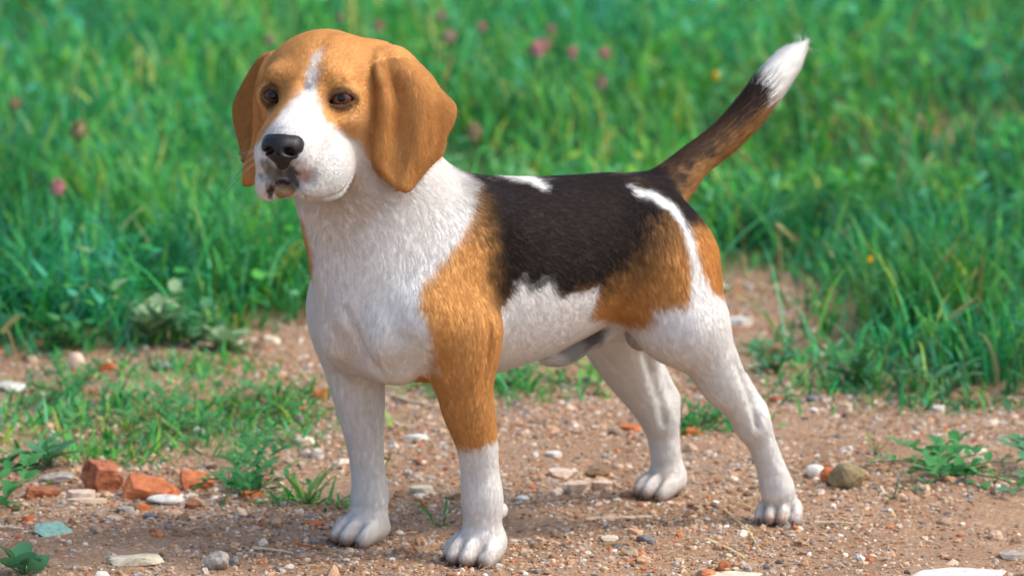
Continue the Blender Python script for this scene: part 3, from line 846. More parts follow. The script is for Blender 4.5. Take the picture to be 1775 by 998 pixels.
PATCH = {
    'shoulder': [(0.12, 0.3582), (0.1546, 0.3493), (0.1708, 0.3256), (0.1853, 0.3076), (0.2022, 0.2966), (0.2139, 0.2819), (0.2325, 0.2688), (0.2369, 0.2532), (0.2325, 0.2347), (0.2235, 0.2097), (0.214, 0.1945), (0.2129, 0.1866), (0.2134, 0.1644), (0.1959, 0.1208), (0.1799, 0.1138), (0.1699, 0.1144), (0.1587, 0.1196), (0.1279, 0.128), (0.1347, 0.1561), (0.1335, 0.1839), (0.1296, 0.2109), (0.1255, 0.2375), (0.1236, 0.2593), (0.1185, 0.3281), (0.1036, 0.3529)],
    'saddle': [(0.1371, 0.3684), (0.1279, 0.3666), (0.0882, 0.3578), (-0.0057, 0.3533), (-0.0948, 0.3459), (-0.106, 0.3409), (-0.1168, 0.3298), (-0.0931, 0.3212), (-0.0625, 0.3116), (-0.039, 0.2934), (-0.0183, 0.27), (0.0029, 0.2552), (0.0245, 0.2495), (0.052, 0.2471), (0.0698, 0.2463), (0.087, 0.2563), (0.0996, 0.2558), (0.1145, 0.264), (0.1236, 0.2565), (0.1305, 0.2461), (0.1392, 0.2607), (0.1394, 0.2937), (0.1474, 0.3265), (0.1441, 0.3484), (0.1351, 0.3578)],
    'saddle_sharp': [(0.1358, 0.3672), (0.1147, 0.3622), (0.0882, 0.3567), (-0.0057, 0.3522), (-0.0982, 0.3456), (-0.0571, 0.3317), (-0.0159, 0.3121), (0.0147, 0.2918), (0.039, 0.2704), (0.0521, 0.2477), (0.0697, 0.2458), (0.0789, 0.2512), (0.0836, 0.262), (0.0901, 0.2615), (0.0996, 0.2558), (0.1081, 0.2581), (0.1145, 0.2651), (0.1236, 0.2576), (0.1318, 0.2457), (0.1297, 0.2924), (0.1377, 0.3255), (0.1377, 0.3454)],
    'hip': [(0.0213, 0.35), (0.0797, 0.2435), (0.0516, 0.2437), (0.0253, 0.2496), (0.0295, 0.22), (-0.0173, 0.2076), (-0.0316, 0.2053), (-0.0345, 0.2101), (-0.0354, 0.2223), (-0.0531, 0.2284), (-0.0623, 0.2335), (-0.0664, 0.2555), (-0.0673, 0.2822), (-0.0685, 0.3024), (-0.0686, 0.3209), (-0.0865, 0.3412)],
    'rump': [(-0.1005, 0.3251), (-0.1401, 0.3196), (-0.1755, 0.2881), (-0.2041, 0.2485), (-0.2152, 0.2033), (-0.0901, 0.239), (-0.0775, 0.2588), (-0.0754, 0.2826), (-0.0796, 0.3039)],
    'flank_white': [(0.1626, 0.2341), (0.1318, 0.2451), (0.1236, 0.2571), (0.1145, 0.2651), (0.1081, 0.2581), (0.0996, 0.2558), (0.0901, 0.2615), (0.0836, 0.262), (0.079, 0.2517), (0.0697, 0.2458), (0.0521, 0.2477), (0.0253, 0.2496), (0.0265, 0.2355), (0.0312, 0.2203), (0.0419, 0.2014), (0.0877, 0.1784), (0.1638, 0.1791)],
    'hip_stripe': [(-0.0436, 0.3359), (-0.0523, 0.3346), (-0.0644, 0.3305), (-0.0741, 0.3214), (-0.0749, 0.3107), (-0.0725, 0.2961), (-0.0715, 0.2766), (-0.0745, 0.2575), (-0.0723, 0.2334), (-0.0635, 0.234), (-0.0658, 0.2555), (-0.0665, 0.2797), (-0.0679, 0.3014), (-0.0653, 0.3153), (-0.0549, 0.3245), (-0.0432, 0.3296)],
    'back_stripe': [(0.0871, 0.3517), (0.0749, 0.3545), (0.0361, 0.3523), (0.0568, 0.3395), (0.0617, 0.3421), (0.0671, 0.346), (0.0793, 0.349)],
    'head_tan': [(-0.0476, 0.0666), (0.1219, 0.0743), (0.1424, -0.0103), (0.1085, -0.0819), (0.0888, -0.0831), (0.0649, -0.0626), (0.0566, -0.0564), (0.0489, -0.0514), (0.0181, -0.0441), (-0.0277, -0.0335), (-0.0357, -0.0536), (-0.05, -0.0904), (-0.0714, -0.0861), (-0.0756, -0.0102)],
    'face_white': [(0.0141, 0.0466), (0.0115, 0.0364), (0.0106, 0.0208), (0.0099, 0.0088), (0.0129, -0.0074), (0.0206, -0.0233), (0.0327, -0.032), (0.0455, -0.0398), (0.0504, -0.0481), (0.0524, -0.0605), (0.0564, -0.0847), (0.035, -0.1022), (-0.0502, -0.1068), (-0.0502, -0.0532), (-0.0376, -0.044), (-0.031, -0.0352), (-0.0238, -0.0252), (-0.0188, -0.0138), (-0.0091, -0.0034), (-0.0013, 0.0093), (-0.0001, 0.0231), (0.0052, 0.0366)],
    'far_shoulder': [(0.1, 0.36), (0.2965, 0.3274), (0.2941, 0.3197), (0.2911, 0.3042), (0.2881, 0.2865), (0.2805, 0.2723), (0.1, 0.25)],
    'lip_far': [(-0.0348, -0.0653), (-0.031, -0.063), (-0.0199, -0.0687), (-0.0203, -0.0762), (-0.0259, -0.0808), (-0.0306, -0.0854), (-0.0328, -0.0898), (-0.0359, -0.0883)],
    'lip_near': [(-0.0208, -0.0677), (-0.0132, -0.0651), (-0.0041, -0.0611), (-0.0027, -0.0668), (-0.0026, -0.0737), (-0.0009, -0.08), (0.0023, -0.0863), (-0.0023, -0.0887), (-0.0072, -0.0846), (-0.0136, -0.0806), (-0.0213, -0.0768)],
    'pink': [(-0.0076, -0.066), (0.0021, -0.0629), (0.0059, -0.0701), (0.0029, -0.0772), (0.0049, -0.0856), (0.0023, -0.0879), (-0.0015, -0.0801), (-0.0044, -0.0738)],
    'tick': [(-0.0018, -0.07), (0.0109, -0.0661), (0.0183, -0.071), (0.0162, -0.0807), (0.008, -0.0855), (0.0018, -0.0815)],
    'mouth': [(-0.0285, -0.0852), (-0.0249, -0.0802), (-0.0208, -0.0778), (-0.0162, -0.0797), (-0.0104, -0.0832), (-0.015, -0.0845), (-0.0207, -0.0843), (-0.0248, -0.0856), (-0.0275, -0.09)],
    'mouth_corner': [(-0.0333, -0.0898), (-0.0301, -0.0859), (-0.0275, -0.0841), (-0.0259, -0.0883), (-0.0275, -0.0938), (-0.0292, -0.0976), (-0.0323, -0.0967)],
    'chin': [(-0.0248, -0.0856), (-0.0207, -0.0843), (-0.015, -0.0845), (-0.0094, -0.0842), (-0.0062, -0.0883), (-0.0083, -0.0922), (-0.0216, -0.0976), (-0.0231, -0.0957), (-0.0265, -0.0915)],
}
# ---------------------------------------------------------------- coat pattern, in dog space (side view X,Z) and head space (front view y,z)
def poly_sd(P, poly):
    """signed distance (negative inside) of points (n,2) to a closed polygon"""
    poly = np.asarray(poly, float)
    d2 = np.full(len(P), 1e9); ins = np.zeros(len(P), bool)
    for a, b in zip(poly, np.roll(poly, -1, 0)):
        e = b - a; w_ = P - a
        t = np.clip((w_ @ e) / (e @ e + 1e-12), 0, 1)
        q = w_ - t[:, None] * e
        d2 = np.minimum(d2, (q * q).sum(1))
        c = (P[:, 1] >= a[1]) != (P[:, 1] >= b[1])
        if abs(e[1]) > 1e-12:
            ins ^= c & (P[:, 0] < a[0] + (P[:, 1] - a[1]) / e[1] * e[0])
    d = np.sqrt(d2)
    return np.where(ins, -d, d)

WHITE = np.array([.85, .835, .80]); TAN = np.array([.68, .355, .120]); BLACK = np.array([.020, .014, .012])
RUST = np.array([.54, .245, .070]); CREAM = np.array([.70, .54, .38])

def coat_colours(V, N):
    n = len(V)
    XZ = V[:, [0, 2]]
    H = to_head(V)
    FV = np.stack([H[:, 1] * math.cos(.21) - H[:, 0] * math.sin(.21), H[:, 2] - H[:, 0] * .25], 1)   # three-quarter front view of the face
    col = np.tile(WHITE, (n, 1))
    big = vnoise(V, 45); fine = vnoise(V, 220); mid = vnoise(V, 110)
    col *= (1 + .03 * big)[:, None]
    fz = fine * .0022 + mid * .0022
    left = V[:, 1] > 0.0
    def paint(m, c):
        nonlocal col
        col = col * (1 - m[:, None]) + m[:, None] * np.asarray(c)
    side = smoothstep(-.012, .004, V[:, 1])
    def patch(name, soft=.004, off=0.0, rough=1.0):
        return smoothstep(soft, -soft, poly_sd(XZ, PATCH[name]) + fz * rough + off)
    ishead = smoothstep(.012, -.006, (H[:, 0] * -1 - .085)) * smoothstep(-.085, -.075, H[:, 2])
    # body patches on the left flank, mirrored loosely on the right one
    tan_ = TAN * (1 + .10 * big + .08 * mid)[:, None] if False else TAN
    both = np.ones(n)
    m_sh = patch('shoulder', .004) * side
    paint(m_sh, TAN)
    far = smoothstep(.0, -.02, V[:, 1])
    paint(smoothstep(.004, -.004, poly_sd(XZ, PATCH['far_shoulder']) + fz) * far, TAN)
    m_hip = np.maximum(patch('hip', .004), 0) * np.maximum(side, far)
    ty = .083 * np.sqrt(np.maximum(0, 1 - ((V[:, 2] - .258) / .092) ** 2))
    elbow = smoothstep(.0, .003, V[:, 1] - ty - .001) * (V[:, 0] > .122) * (V[:, 0] < .19) * smoothstep(.118, .124, V[:, 2] + fz) * (V[:, 2] < .25)
    paint(elbow, TAN)
    paint(m_hip, (TAN + RUST) / 2 * .95)
    paint(patch('rump', .004) * both, RUST * 1.1)
    blk = np.maximum(smoothstep(.007, -.007, poly_sd(XZ, PATCH['saddle_sharp']) + fz * 1.6),
                     smoothstep(.034, -.020, poly_sd(XZ, PATCH['saddle']) + mid * .005 + fine * .006 - .004))
    blk *= 1 - smoothstep(.0, .004, -(poly_sd(XZ, PATCH['flank_white']) + fz)) * (1 - smoothstep(.003, .008, V[:, 1] - ty) * (V[:, 0] > .125))
    paint(blk, BLACK)
    dusk = smoothstep(.030, -.010, poly_sd(XZ, PATCH['saddle']) + mid * .010 + fine * .006) * m_sh
    paint(dusk * .55, BLACK)
    paint(smoothstep(-.066, -.074, V[:, 0] + fz) * smoothstep(.296, .308, V[:, 2] + mid * .004), BLACK)
    arm = smoothstep(.003, .008, V[:, 1] - ty) * (V[:, 0] > .125)
    paint(patch('flank_white', .003, 0, 1.3) * (V[:, 2] < .30) * (1 - arm), WHITE)
    paint(patch('hip_stripe', .003, 0, .8) * side, WHITE * 1.08)
    paint(patch('back_stripe', .003, 0, .8), WHITE * 1.08)
    # tail: dark above, tan below, white brush
    tx = -V[:, 0]
    tail = smoothstep(.100, .118, tx + fz) * smoothstep(.296, .312, V[:, 2] - .55 * (tx - .118))
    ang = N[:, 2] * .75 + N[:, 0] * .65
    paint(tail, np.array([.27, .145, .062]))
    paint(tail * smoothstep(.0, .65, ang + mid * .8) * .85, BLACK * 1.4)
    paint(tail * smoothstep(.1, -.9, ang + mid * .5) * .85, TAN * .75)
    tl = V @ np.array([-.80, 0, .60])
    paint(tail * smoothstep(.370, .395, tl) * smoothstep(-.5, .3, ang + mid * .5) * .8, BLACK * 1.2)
    tip = smoothstep(.420, .430, tl + fine * .006 + mid * .004 - .010 * ang) * smoothstep(.15, .17, tx)
    paint(tip, WHITE * 1.05)
    # head
    hm = smoothstep(.004, -.004, poly_sd(FV, PATCH['head_tan']) + fz) * smoothstep(-.115, -.105, H[:, 0]) * (H[:, 2] > -.072)
    earm = ear_mask(V)
    hm = np.maximum(hm, earm)
    paint(hm, TAN * np.array([1.12, 1.12, 1.15]))
    paint(hm * smoothstep(.2, .9, mid) * .15, RUST)
    paint(earm * smoothstep(-.05, .6, vnoise(V + 2, 34)) * .38, RUST * .85)
    paint(earm * smoothstep(.030, .010, np.linalg.norm(V - hat(762, 195, -.06), axis=1)) * .4, RUST * .8)
    paint(hm * (1 - earm) * smoothstep(.03, .055, H[:, 2]) * .35, RUST)
    face = smoothstep(.003, -.003, poly_sd(FV, PATCH['face_white']) + fz * .9) * (1 - earm) * (H[:, 0] > -.045)
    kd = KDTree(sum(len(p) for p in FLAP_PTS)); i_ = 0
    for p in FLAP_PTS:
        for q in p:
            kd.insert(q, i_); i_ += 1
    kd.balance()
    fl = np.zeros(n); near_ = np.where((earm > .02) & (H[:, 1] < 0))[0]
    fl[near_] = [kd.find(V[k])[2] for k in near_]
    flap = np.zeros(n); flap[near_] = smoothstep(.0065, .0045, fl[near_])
    paint(flap * .55, RUST * .72)  # shade on the far ear's rear flap, painted as darker rust
    streak = vnoise(np.column_stack([H[:, 0] * 1.0, H[:, 1] * 1.0, H[:, 2] * .22]), 150) * .6 + vnoise(np.column_stack([H[:, 0], H[:, 1], H[:, 2] * .3]), 420) * .5
    paint(earm * smoothstep(-.1, .8, streak) * .50, RUST * .72)
    paint(earm * smoothstep(.1, -.8, streak) * .30, (.74, .44, .17))
    paint(hm * (1 - earm) * smoothstep(.1, .8, vnoise(V + 9, 300)) * .18, RUST * .7)
    for s_ in (1, -1):
        paint(hm * smoothstep(.024, .008, np.linalg.norm(V - hd((.006, .021 * s_, .012)), axis=1) + mid * .004) * .40, RUST * .8)
    paint(hm * smoothstep(.026, .008, np.linalg.norm(V - hat(628, 222, .0), axis=1) + mid * .004) * .35, (.70, .46, .24))
    paint(hm * (1 - earm) * smoothstep(.030, .010, np.linalg.norm(V - hat(590, 105, -.02), axis=1) + mid * .004) * .25, (.70, .42, .17))  # forehead highlight, painted into the coat as a lighter tan
    paint(hm * smoothstep(.008, .002, np.abs(H[:, 1] - .012 - .1 * (H[:, 2] - .044)) + fz) * smoothstep(.034, .046, H[:, 2]) * (H[:, 0] > -.06) * .35, RUST * .7)
    paint(face, WHITE * .90)
    paint(face * smoothstep(.1, .7, vnoise(V + 5, 55)) * smoothstep(-.02, -.05, H[:, 2]) * .16, (.45, .46, .50))  # bluish shadows of the lower muzzle, painted into the white
    # skin showing on the muzzle: grey upper lips, pink patch, dark red mouth, tan chin
    snout = smoothstep(.030, .040, H[:, 0]) * (1 - earm)
    def fpatch(name, al, c, soft=.0016, jit_=.7):
        paint(smoothstep(soft, -soft, poly_sd(FV, PATCH[name]) + fz * jit_) * snout * al, c)
    pink2 = smoothstep(.010, .002, np.linalg.norm(V - hat(512, 228, .066), axis=1) + mid * .004)
    paint(pink2 * .35, (.62, .38, .25))
    paint(smoothstep(.012, .004, np.linalg.norm(V - hat(480, 229, .070), axis=1) + mid * .004) * .3, (.62, .38, .25))
    fpatch('tick', .40, (.33, .37, .40), .0035, 1.6)
    fpatch('pink', .55, (.62, .37, .33), .0030, 3.0)
    fpatch('lip_far', .75, (.085, .088, .096), .0030, 1.6)
    fpatch('lip_near', .80, (.075, .078, .086), .0028, 1.6)
    fpatch('chin', .92, (.36, .215, .095), .0012, .4)
    fpatch('mouth', .95, (.085, .022, .020), .0010, .3)
    fpatch('mouth_corner', .92, (.075, .026, .022), .0010, .3)
    def near_line(pts, n=6):
        return np.min([np.linalg.norm(V - (p + (q - p) * t), axis=1) for p, q in zip(pts[:-1], pts[1:]) for t in np.arange(n) / n], axis=0)
    for k_ in range(16):
        px_, py_ = 528 + 9 * (k_ % 5) + 3 * (k_ // 5), 294 + 8 * (k_ // 5)
        paint(smoothstep(.0016, .0006, np.linalg.norm(V - hat(px_, py_, .060 - .004 * (k_ % 5)), axis=1) - .0006) * .4, (.25, .25, .26))
    # creamy throat
    jaw = smoothstep(.055, .015, np.linalg.norm((V - hat(628, 312, -.03)) * np.array([1, 1, 1]), axis=1) + mid * .006) * (1 - earm) * (H[:, 0] < .010)
    paint(jaw * .40, (.62, .42, .24))
    thr = smoothstep(.060, .020, np.linalg.norm(V - hat(575, 375, .0), axis=1) + mid * .006) * (H[:, 2] < -.075)
    paint(thr * .30, (.62, .46, .30))
    for a in np.linspace(0, 1, 8):
        p = hat(560 + 50 * a, 344 - 26 * a ** 1.6, .046 - .03 * a)
        paint(smoothstep(.0050, .0025, np.linalg.norm(V - p, axis=1)) * .75 * (a > .2), (.09, .075, .075))
    for ec, er, up, lo, ic in EYES:
        d = np.linalg.norm(V - ec, axis=1)
        fr = ((V - ec) @ GAZE) / np.maximum(d, 1e-6)
        paint(smoothstep(.55, .75, fr) * smoothstep(er + .010, er + .002, d) * .25, RUST * .6)
        ring = up + lo[::-1]
        q = np.array([on_ball(p[0] + (r_[0] - p[0]) * t, p[1] + (r_[1] - p[1]) * t, ec, er + .001) for p, r_ in zip(ring[:-1], ring[1:]) for t in (0, .2, .4, .6, .8)])
        dd = np.min(np.linalg.norm(V[:, None, :] - q[None], axis=2), axis=1) if False else np.min([np.linalg.norm(V - p, axis=1) for p in q], axis=0)
        paint(smoothstep(.0072, .0038, dd + fine * .0008) * .88, (.030, .019, .018))
        paint(smoothstep(.0130, .0050, dd) * .30, RUST * .35)
        inner = on_ball(564, 184, ec, er + .002) if ec[1] > .03 else on_ball(476, 183, ec, er + .002)
        paint(smoothstep(.0080, .0035, np.linalg.norm(V - inner, axis=1)) * .8, (.035, .022, .022))
    # undersides and paws: sandy tint, bare skin near the groin
    paint(smoothstep(.045, .004, V[:, 2] + mid * .008) * .26 * (1 + mid), (.45, .28, .16))
    paint(smoothstep(.012, .002, V[:, 2] + mid * .004) * .45, (.33, .19, .11))
    paint(smoothstep(.16, .10, V[:, 2]) * smoothstep(.35, .7, vnoise(V + 6, 60)) * .10, (.45, .33, .22))
    for (c, yaw, sc) in PAW_SPOTS:
        d = V - c
        fx_ = d[:, 0] * math.cos(yaw) + d[:, 1] * math.sin(yaw)
        paint(smoothstep(.012, .022, fx_) * (np.linalg.norm(d, axis=1) < .05) * smoothstep(.016, .004, V[:, 2]) * .65, (.20, .075, .045))
        paint(smoothstep(.014, .026, fx_) * (np.linalg.norm(d, axis=1) < .05) * smoothstep(.2, .8, mid) * .35, (.55, .30, .15))
    paint(smoothstep(.020, .008, np.linalg.norm(V - at(1035, 583, .020), axis=1) + mid * .005) * .85, (.05, .045, .045))
    paint(smoothstep(.024, .008, np.linalg.norm(V - at(995, 598, .020), axis=1) + mid * .008) * .65, (.10, .10, .105))
    paint(smoothstep(.019, .013, np.linalg.norm(V - at(1112, 580, -.006), axis=1)) * .6, (.19, .15, .12))
    spot = smoothstep(.0045, .002, np.linalg.norm(V - at(823, 818, .088), axis=1)) + smoothstep(.0045, .002, np.linalg.norm(V - at(825, 838, .088), axis=1))
    paint(np.clip(spot, 0, 1) * .4, (.50, .25, .13))
    paint(smoothstep(-.05, -.07, V[:, 1] * 0 + N[:, 2] * .1) * .0, CREAM)
    return np.clip(col * (1 + .03 * fine)[:, None], .005, .88), earm

# ---------------------------------------------------------------- direction the hair lies
def hair_dirs(V, N, earm):
    bones = []
    bone = lambda a, b, wgt=1.0: bones.append((np.asarray(a, float), np.asarray(b, float), wgt))
    bone(hd((.085, 0, -.03)), hd((.01, 0, -.02))); bone(hd((.01, 0, .01)), hd((-.07, 0, .02)))
    bone(hd((.06, .02, -.05)), hd((-.02, .035, -.06))); bone(hd((.06, -.02, -.05)), hd((-.02, -.035, -.06)))
    bone(hd((-.05, 0, -.03)), (.21, 0, .30)); bone((.22, 0, .30), (.225, 0, .20)); bone((.20, 0, .33), (.12, 0, .31))
    bone((.13, 0, .30), (-.09, 0, .26)); bone((.10, 0, .20), (-.05, 0, .21))
    for s in (1, -1):
        bone((.20, .06 * s, .28), (.18, .075 * s, .19)); bone((-.07, .05 * s, .30), (-.075, .07 * s, .20))
    for ch in ([(806, 640, .076), (826, 770, .072), (835, 866, .07), (828, 985, .067)], [(616, 640, -.07), (633, 770, -.07), (640, 862, -.07), (622, 942, -.071)],
               [(1195, 570, .083), (1255, 665, .086), (1304, 738, .086), (1348, 850, .087), (1352, 899, .087)], [(1078, 590, -.075), (1122, 690, -.081), (1146, 720, -.081), (1160, 825, -.081), (1141, 857, -.081)],
               [(1120, 318, 0), (1202, 280, 0), (1304, 191, 0), (1393, 80, 0)], [(1060, 570, .004), (968, 613, .004)]):
        p = [at(*c) for c in ch]
        for a, b in zip(p[:-1], p[1:]):
            bone(a, b)
    D = np.zeros_like(V)
    for a, b, wgt in bones:
        e = b - a; L = e @ e
        t = np.clip(((V - a) @ e) / L, 0, 1)
        d2 = ((V - a - t[:, None] * e) ** 2).sum(1)
        D += (wgt / (d2 + 2e-4) ** 2)[:, None] * (e / math.sqrt(L))
    D /= np.linalg.norm(D, axis=1)[:, None] + 1e-12
    down = -HR[:, 2] * .95 - HR[:, 0] * .25
    D = D * (1 - earm[:, None]) + earm[:, None] * down
    D += np.stack([vnoise(V + 3, 28), vnoise(V + 7, 28), vnoise(V + 11, 28)], 1) * .09
    D -= (D * N).sum(1)[:, None] * N
    return D / (np.linalg.norm(D, axis=1)[:, None] + 1e-9)

def hair_length(V, earm):
    H = to_head(V)
    L = np.full(len(V), .0080)
    inhead = smoothstep(-.10, -.07, H[:, 0]) * smoothstep(-.095, -.075, H[:, 2])
    L = L * (1 - inhead) + .0050 * inhead
    muz = smoothstep(.0, .035, H[:, 0]) * smoothstep(-.10, -.085, H[:, 2])
    L = L * (1 - muz) + .0030 * muz
    L = L * (1 - earm) + .0055 * earm
    leg = smoothstep(.19, .13, V[:, 2])
    L = L * (1 - leg) + .0050 * leg
    L = np.where(V[:, 2] < .04, .0032, L)
    tail = smoothstep(.14, .16, -V[:, 0]) * (V[:, 2] > .32)
    L = L * (1 - tail) + .016 * tail
    brush = smoothstep(.25, .275, -V[:, 0]) * (V[:, 2] > .32)
    L += .001 * brush
    she = np.exp(-((V - at(958, 620, .004)) ** 2).sum(1) / .018 ** 2)
    L += .010 * she
    for ec, er, up, lo, ic in EYES:
        d = np.linalg.norm(V - ec, axis=1)
        L *= .15 + .85 * smoothstep(er + .001, er + .010, d)
    return L
# ---------------------------------------------------------------- put the dog together
def coat_material():
    m, nt, b = mat_new("coat", rough=.75, spec=.18)
    a = node(nt, 'ShaderNodeAttribute', attribute_name='coat')
    nt.links.new(a.outputs['Color'], b.inputs['Base Color'])
    tc = node(nt, 'ShaderNodeTexCoord')
    nz = node(nt, 'ShaderNodeTexNoise'); nz.inputs['Scale'].default_value = 900; nz.inputs['Detail'].default_value = 2
    bp = node(nt, 'ShaderNodeBump'); bp.inputs['Strength'].default_value = .25; bp.inputs['Distance'].default_value = .001
    nt.links.new(tc.outputs['Object'], nz.inputs['Vector'])
    nt.links.new(nz.outputs[0], bp.inputs['Height'])
    nt.links.new(bp.outputs[0], b.inputs['Normal'])
    return m

def fur_material():
    m, nt, b = mat_new("fur", rough=.65, spec=.14)
    a = node(nt, 'ShaderNodeAttribute', attribute_name='coat')
    nt.links.new(a.outputs['Color'], b.inputs['Base Color'])
    g = node(nt, 'ShaderNodeAttribute', attribute_name='skin_normal')
    geo = node(nt, 'ShaderNodeNewGeometry')
    mx = node(nt, 'ShaderNodeMix', data_type='VECTOR'); mx.inputs[0].default_value = .82
    nt.links.new(geo.outputs['Normal'], mx.inputs[4]); nt.links.new(g.outputs['Vector'], mx.inputs[5])
    nrm = node(nt, 'ShaderNodeVectorMath', operation='NORMALIZE')
    nt.links.new(mx.outputs[1], nrm.inputs[0])
    nt.links.new(nrm.outputs[0], b.inputs['Normal'])
    t = node(nt, 'ShaderNodeBsdfTranslucent'); nt.links.new(a.outputs['Color'], t.inputs[0]); nt.links.new(nrm.outputs[0], t.inputs['Normal'])
    ms = node(nt, 'ShaderNodeMixShader'); ms.inputs[0].default_value = .22
    nt.links.new(b.outputs[0], ms.inputs[1]); nt.links.new(t.outputs[0], ms.inputs[2])
    nt.links.new(ms.outputs[0], nt.nodes['Material Output'].inputs[0])
    return m

def build_dog():
    global PAW_SPOTS
    root = empty('dog', DOG_O)
    tag(root, 'tricolour tan, white and black hound with hanging ears standing on the gravel', 'dog')
    R3 = DM.T                                         # dog space -> world (rotation only)
    V, F, paws, fld = build_body()
    PAW_SPOTS = []
    for (c, yaw, sc) in paws:
        c = c.copy(); c[2] = 0; PAW_SPOTS.append((c, yaw, sc))
    W = V @ DM
    body = fast_mesh('body', W, F, coat_material(), root)
    me = body.data
    Nw = np.zeros(len(V) * 3, np.float32); me.vertices.foreach_get('normal', Nw)
    Nw = Nw.reshape(-1, 3); N = Nw @ DM.T
    col, earm = coat_colours(V, N)
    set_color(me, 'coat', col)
    # ---- hair
    D = hair_dirs(V, N, earm); L = hair_length(V, earm)
    a, b, c, d = (V[F[:, i]] for i in range(4))
    area = .5 * np.linalg.norm(np.cross(c - a, d - b), axis=1)
    n = 360000
    dens = area * (1 + 1.3 * earm[F[:, 0]] + 1.3 * smoothstep(-.13, -.07, to_head(V)[F[:, 0], 0]) * smoothstep(-.13, -.08, to_head(V)[F[:, 0], 2]) + 1.0 * smoothstep(.20, .12, V[F[:, 0], 2]))
    fi = rng.choice(len(F), n, p=dens / dens.sum())
    u = rng.random((n, 1)); v = rng.random((n, 1))
    bl = lambda A: (A[F[fi, 0]] * (1 - u) + A[F[fi, 1]] * u) * (1 - v) + (A[F[fi, 3]] * (1 - u) + A[F[fi, 2]] * u) * v
    P = bl(V); Nn = bl(N); Dn = bl(D); Cc = bl(col); Ln = bl(L[:, None])[:, 0]
    Dn += rng.normal(0, .06, (n, 3)); Dn -= (Dn * Nn).sum(1)[:, None] * Nn
    Dn /= np.linalg.norm(Dn, axis=1)[:, None]
    Ln0 = Ln.copy()
    Ln *= rng.uniform(.6, 1.15, n)
    lift = rng.uniform(.03, .12, n)[:, None] + (.28 * smoothstep(.13, .16, -P[:, 0]) * (P[:, 2] > .32) * rng.random(n))[:, None]
    pts = np.zeros((n, 4, 3))
    for k in range(4):
        t = k / 3
        pts[:, k] = P - Nn * .0006 * (1 - t) + Ln[:, None] * (Dn * t + Nn * lift * (t - .55 * t * t))
    free = smoothstep(.0105, .0125, Ln0)[:, None]
    wob = rng.uniform(.35, .95, n)
    for k in range(1, 4):                              # lay every hair evenly on the skin, whatever the skin's curve
        t = k / 3
        target = .00025 + wob * (.00055 + .055 * Ln0) * (t ** .7)
        for _ in range(2):
            p = pts[:, k]
            pts[:, k] = p + Nn * (np.clip(target - fld.sample(p), -.004, .004))[:, None] * (1 - free)
    pts = pts @ DM
    cu = bpy.data.hair_curves.new('fur')
    cu.add_curves([4] * n)
    cu.attributes['position'].data.foreach_set('vector', pts.astype(np.float32).ravel())
    rd = np.tile(np.array([.00012, .00012, .00009, .00003], np.float32), n)
    ra = cu.attributes.get('radius') or cu.attributes.new('radius', 'FLOAT', 'POINT')
    ra.data.foreach_set('value', rd)
    kd = KDTree(len(V))                                # colours mix hair by hair where patches meet
    for i_, p in enumerate(V):
        kd.insert(p, i_)
    kd.balance()
    tailm = smoothstep(.13, .16, -P[:, 0]) * (P[:, 2] > .32)
    Q = P + rng.normal(0, 1, (n, 3)) * (.0019 + .0050 * tailm)[:, None] * np.where(to_head(P)[:, 0] > .02, .25, 1.0)[:, None]
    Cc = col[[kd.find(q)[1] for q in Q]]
    jit = rng.uniform(.76, 1.14, (n, 1)); lightc = smoothstep(.35, .6, Cc.mean(1))[:, None]; jit = 1 + (jit - 1) * (.75 - .50 * lightc + .45 * bl(earm[:, None]))
    Cc = np.clip(Cc * jit, 0, .92)
    ghost = rng.random(n) < .05
    dark = Cc.mean(1) < .06
    Cc[ghost & dark] = Cc[ghost & dark] * 1.0 + np.array([.045, .032, .024])
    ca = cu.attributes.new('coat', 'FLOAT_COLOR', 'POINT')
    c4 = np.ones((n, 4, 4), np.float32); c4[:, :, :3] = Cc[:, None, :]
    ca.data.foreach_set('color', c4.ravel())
    na = cu.attributes.new('skin_normal', 'FLOAT_VECTOR', 'POINT')
    na.data.foreach_set('vector', np.repeat(Nn @ DM, 4, axis=0).astype(np.float32).ravel())
    fo = bpy.data.objects.new('fur', cu)
    cu.materials.append(fur_material())
    C.objects.link(fo); fo.parent = root
    # ---- nose
    nv, nf = build_nose()
    nm, nt, nb = mat_new('nose_leather', (.010, .009, .010), .42, .4)
    tc = node(nt, 'ShaderNodeTexCoord')
    vo = node(nt, 'ShaderNodeTexVoronoi'); vo.inputs['Scale'].default_value = 700
    bp = node(nt, 'ShaderNodeBump'); bp.inputs['Strength'].default_value = .35; bp.inputs['Distance'].default_value = .0006
    nt.links.new(tc.outputs['Object'], vo.inputs['Vector']); nt.links.new(vo.outputs['Distance'], bp.inputs['Height']); nt.links.new(bp.outputs[0], nb.inputs['Normal'])
    fast_mesh('nose', nv @ DM, nf, nm, root)
    # ---- eyes
    em, nt, b1 = mat_new('eyeball', (.018, .010, .008), .15, .2)
    im, nt, b2 = mat_new('iris', (.105, .036, .010), .07, .35)
    tc = node(nt, 'ShaderNodeTexCoord'); nz = node(nt, 'ShaderNodeTexNoise'); nz.inputs['Scale'].default_value = 500
    rp = node(nt, 'ShaderNodeValToRGB'); rp.color_ramp.elements[0].color = (.050, .016, .010, 1); rp.color_ramp.elements[1].color = (.125, .045, .026, 1)
    nt.links.new(tc.outputs['Object'], nz.inputs['Vector']); nt.links.new(nz.outputs[0], rp.inputs[0]); nt.links.new(rp.outputs[0], b2.inputs['Base Color'])
    pm, nt, b3 = mat_new('pupil', (.003, .002, .002), .06, .35)
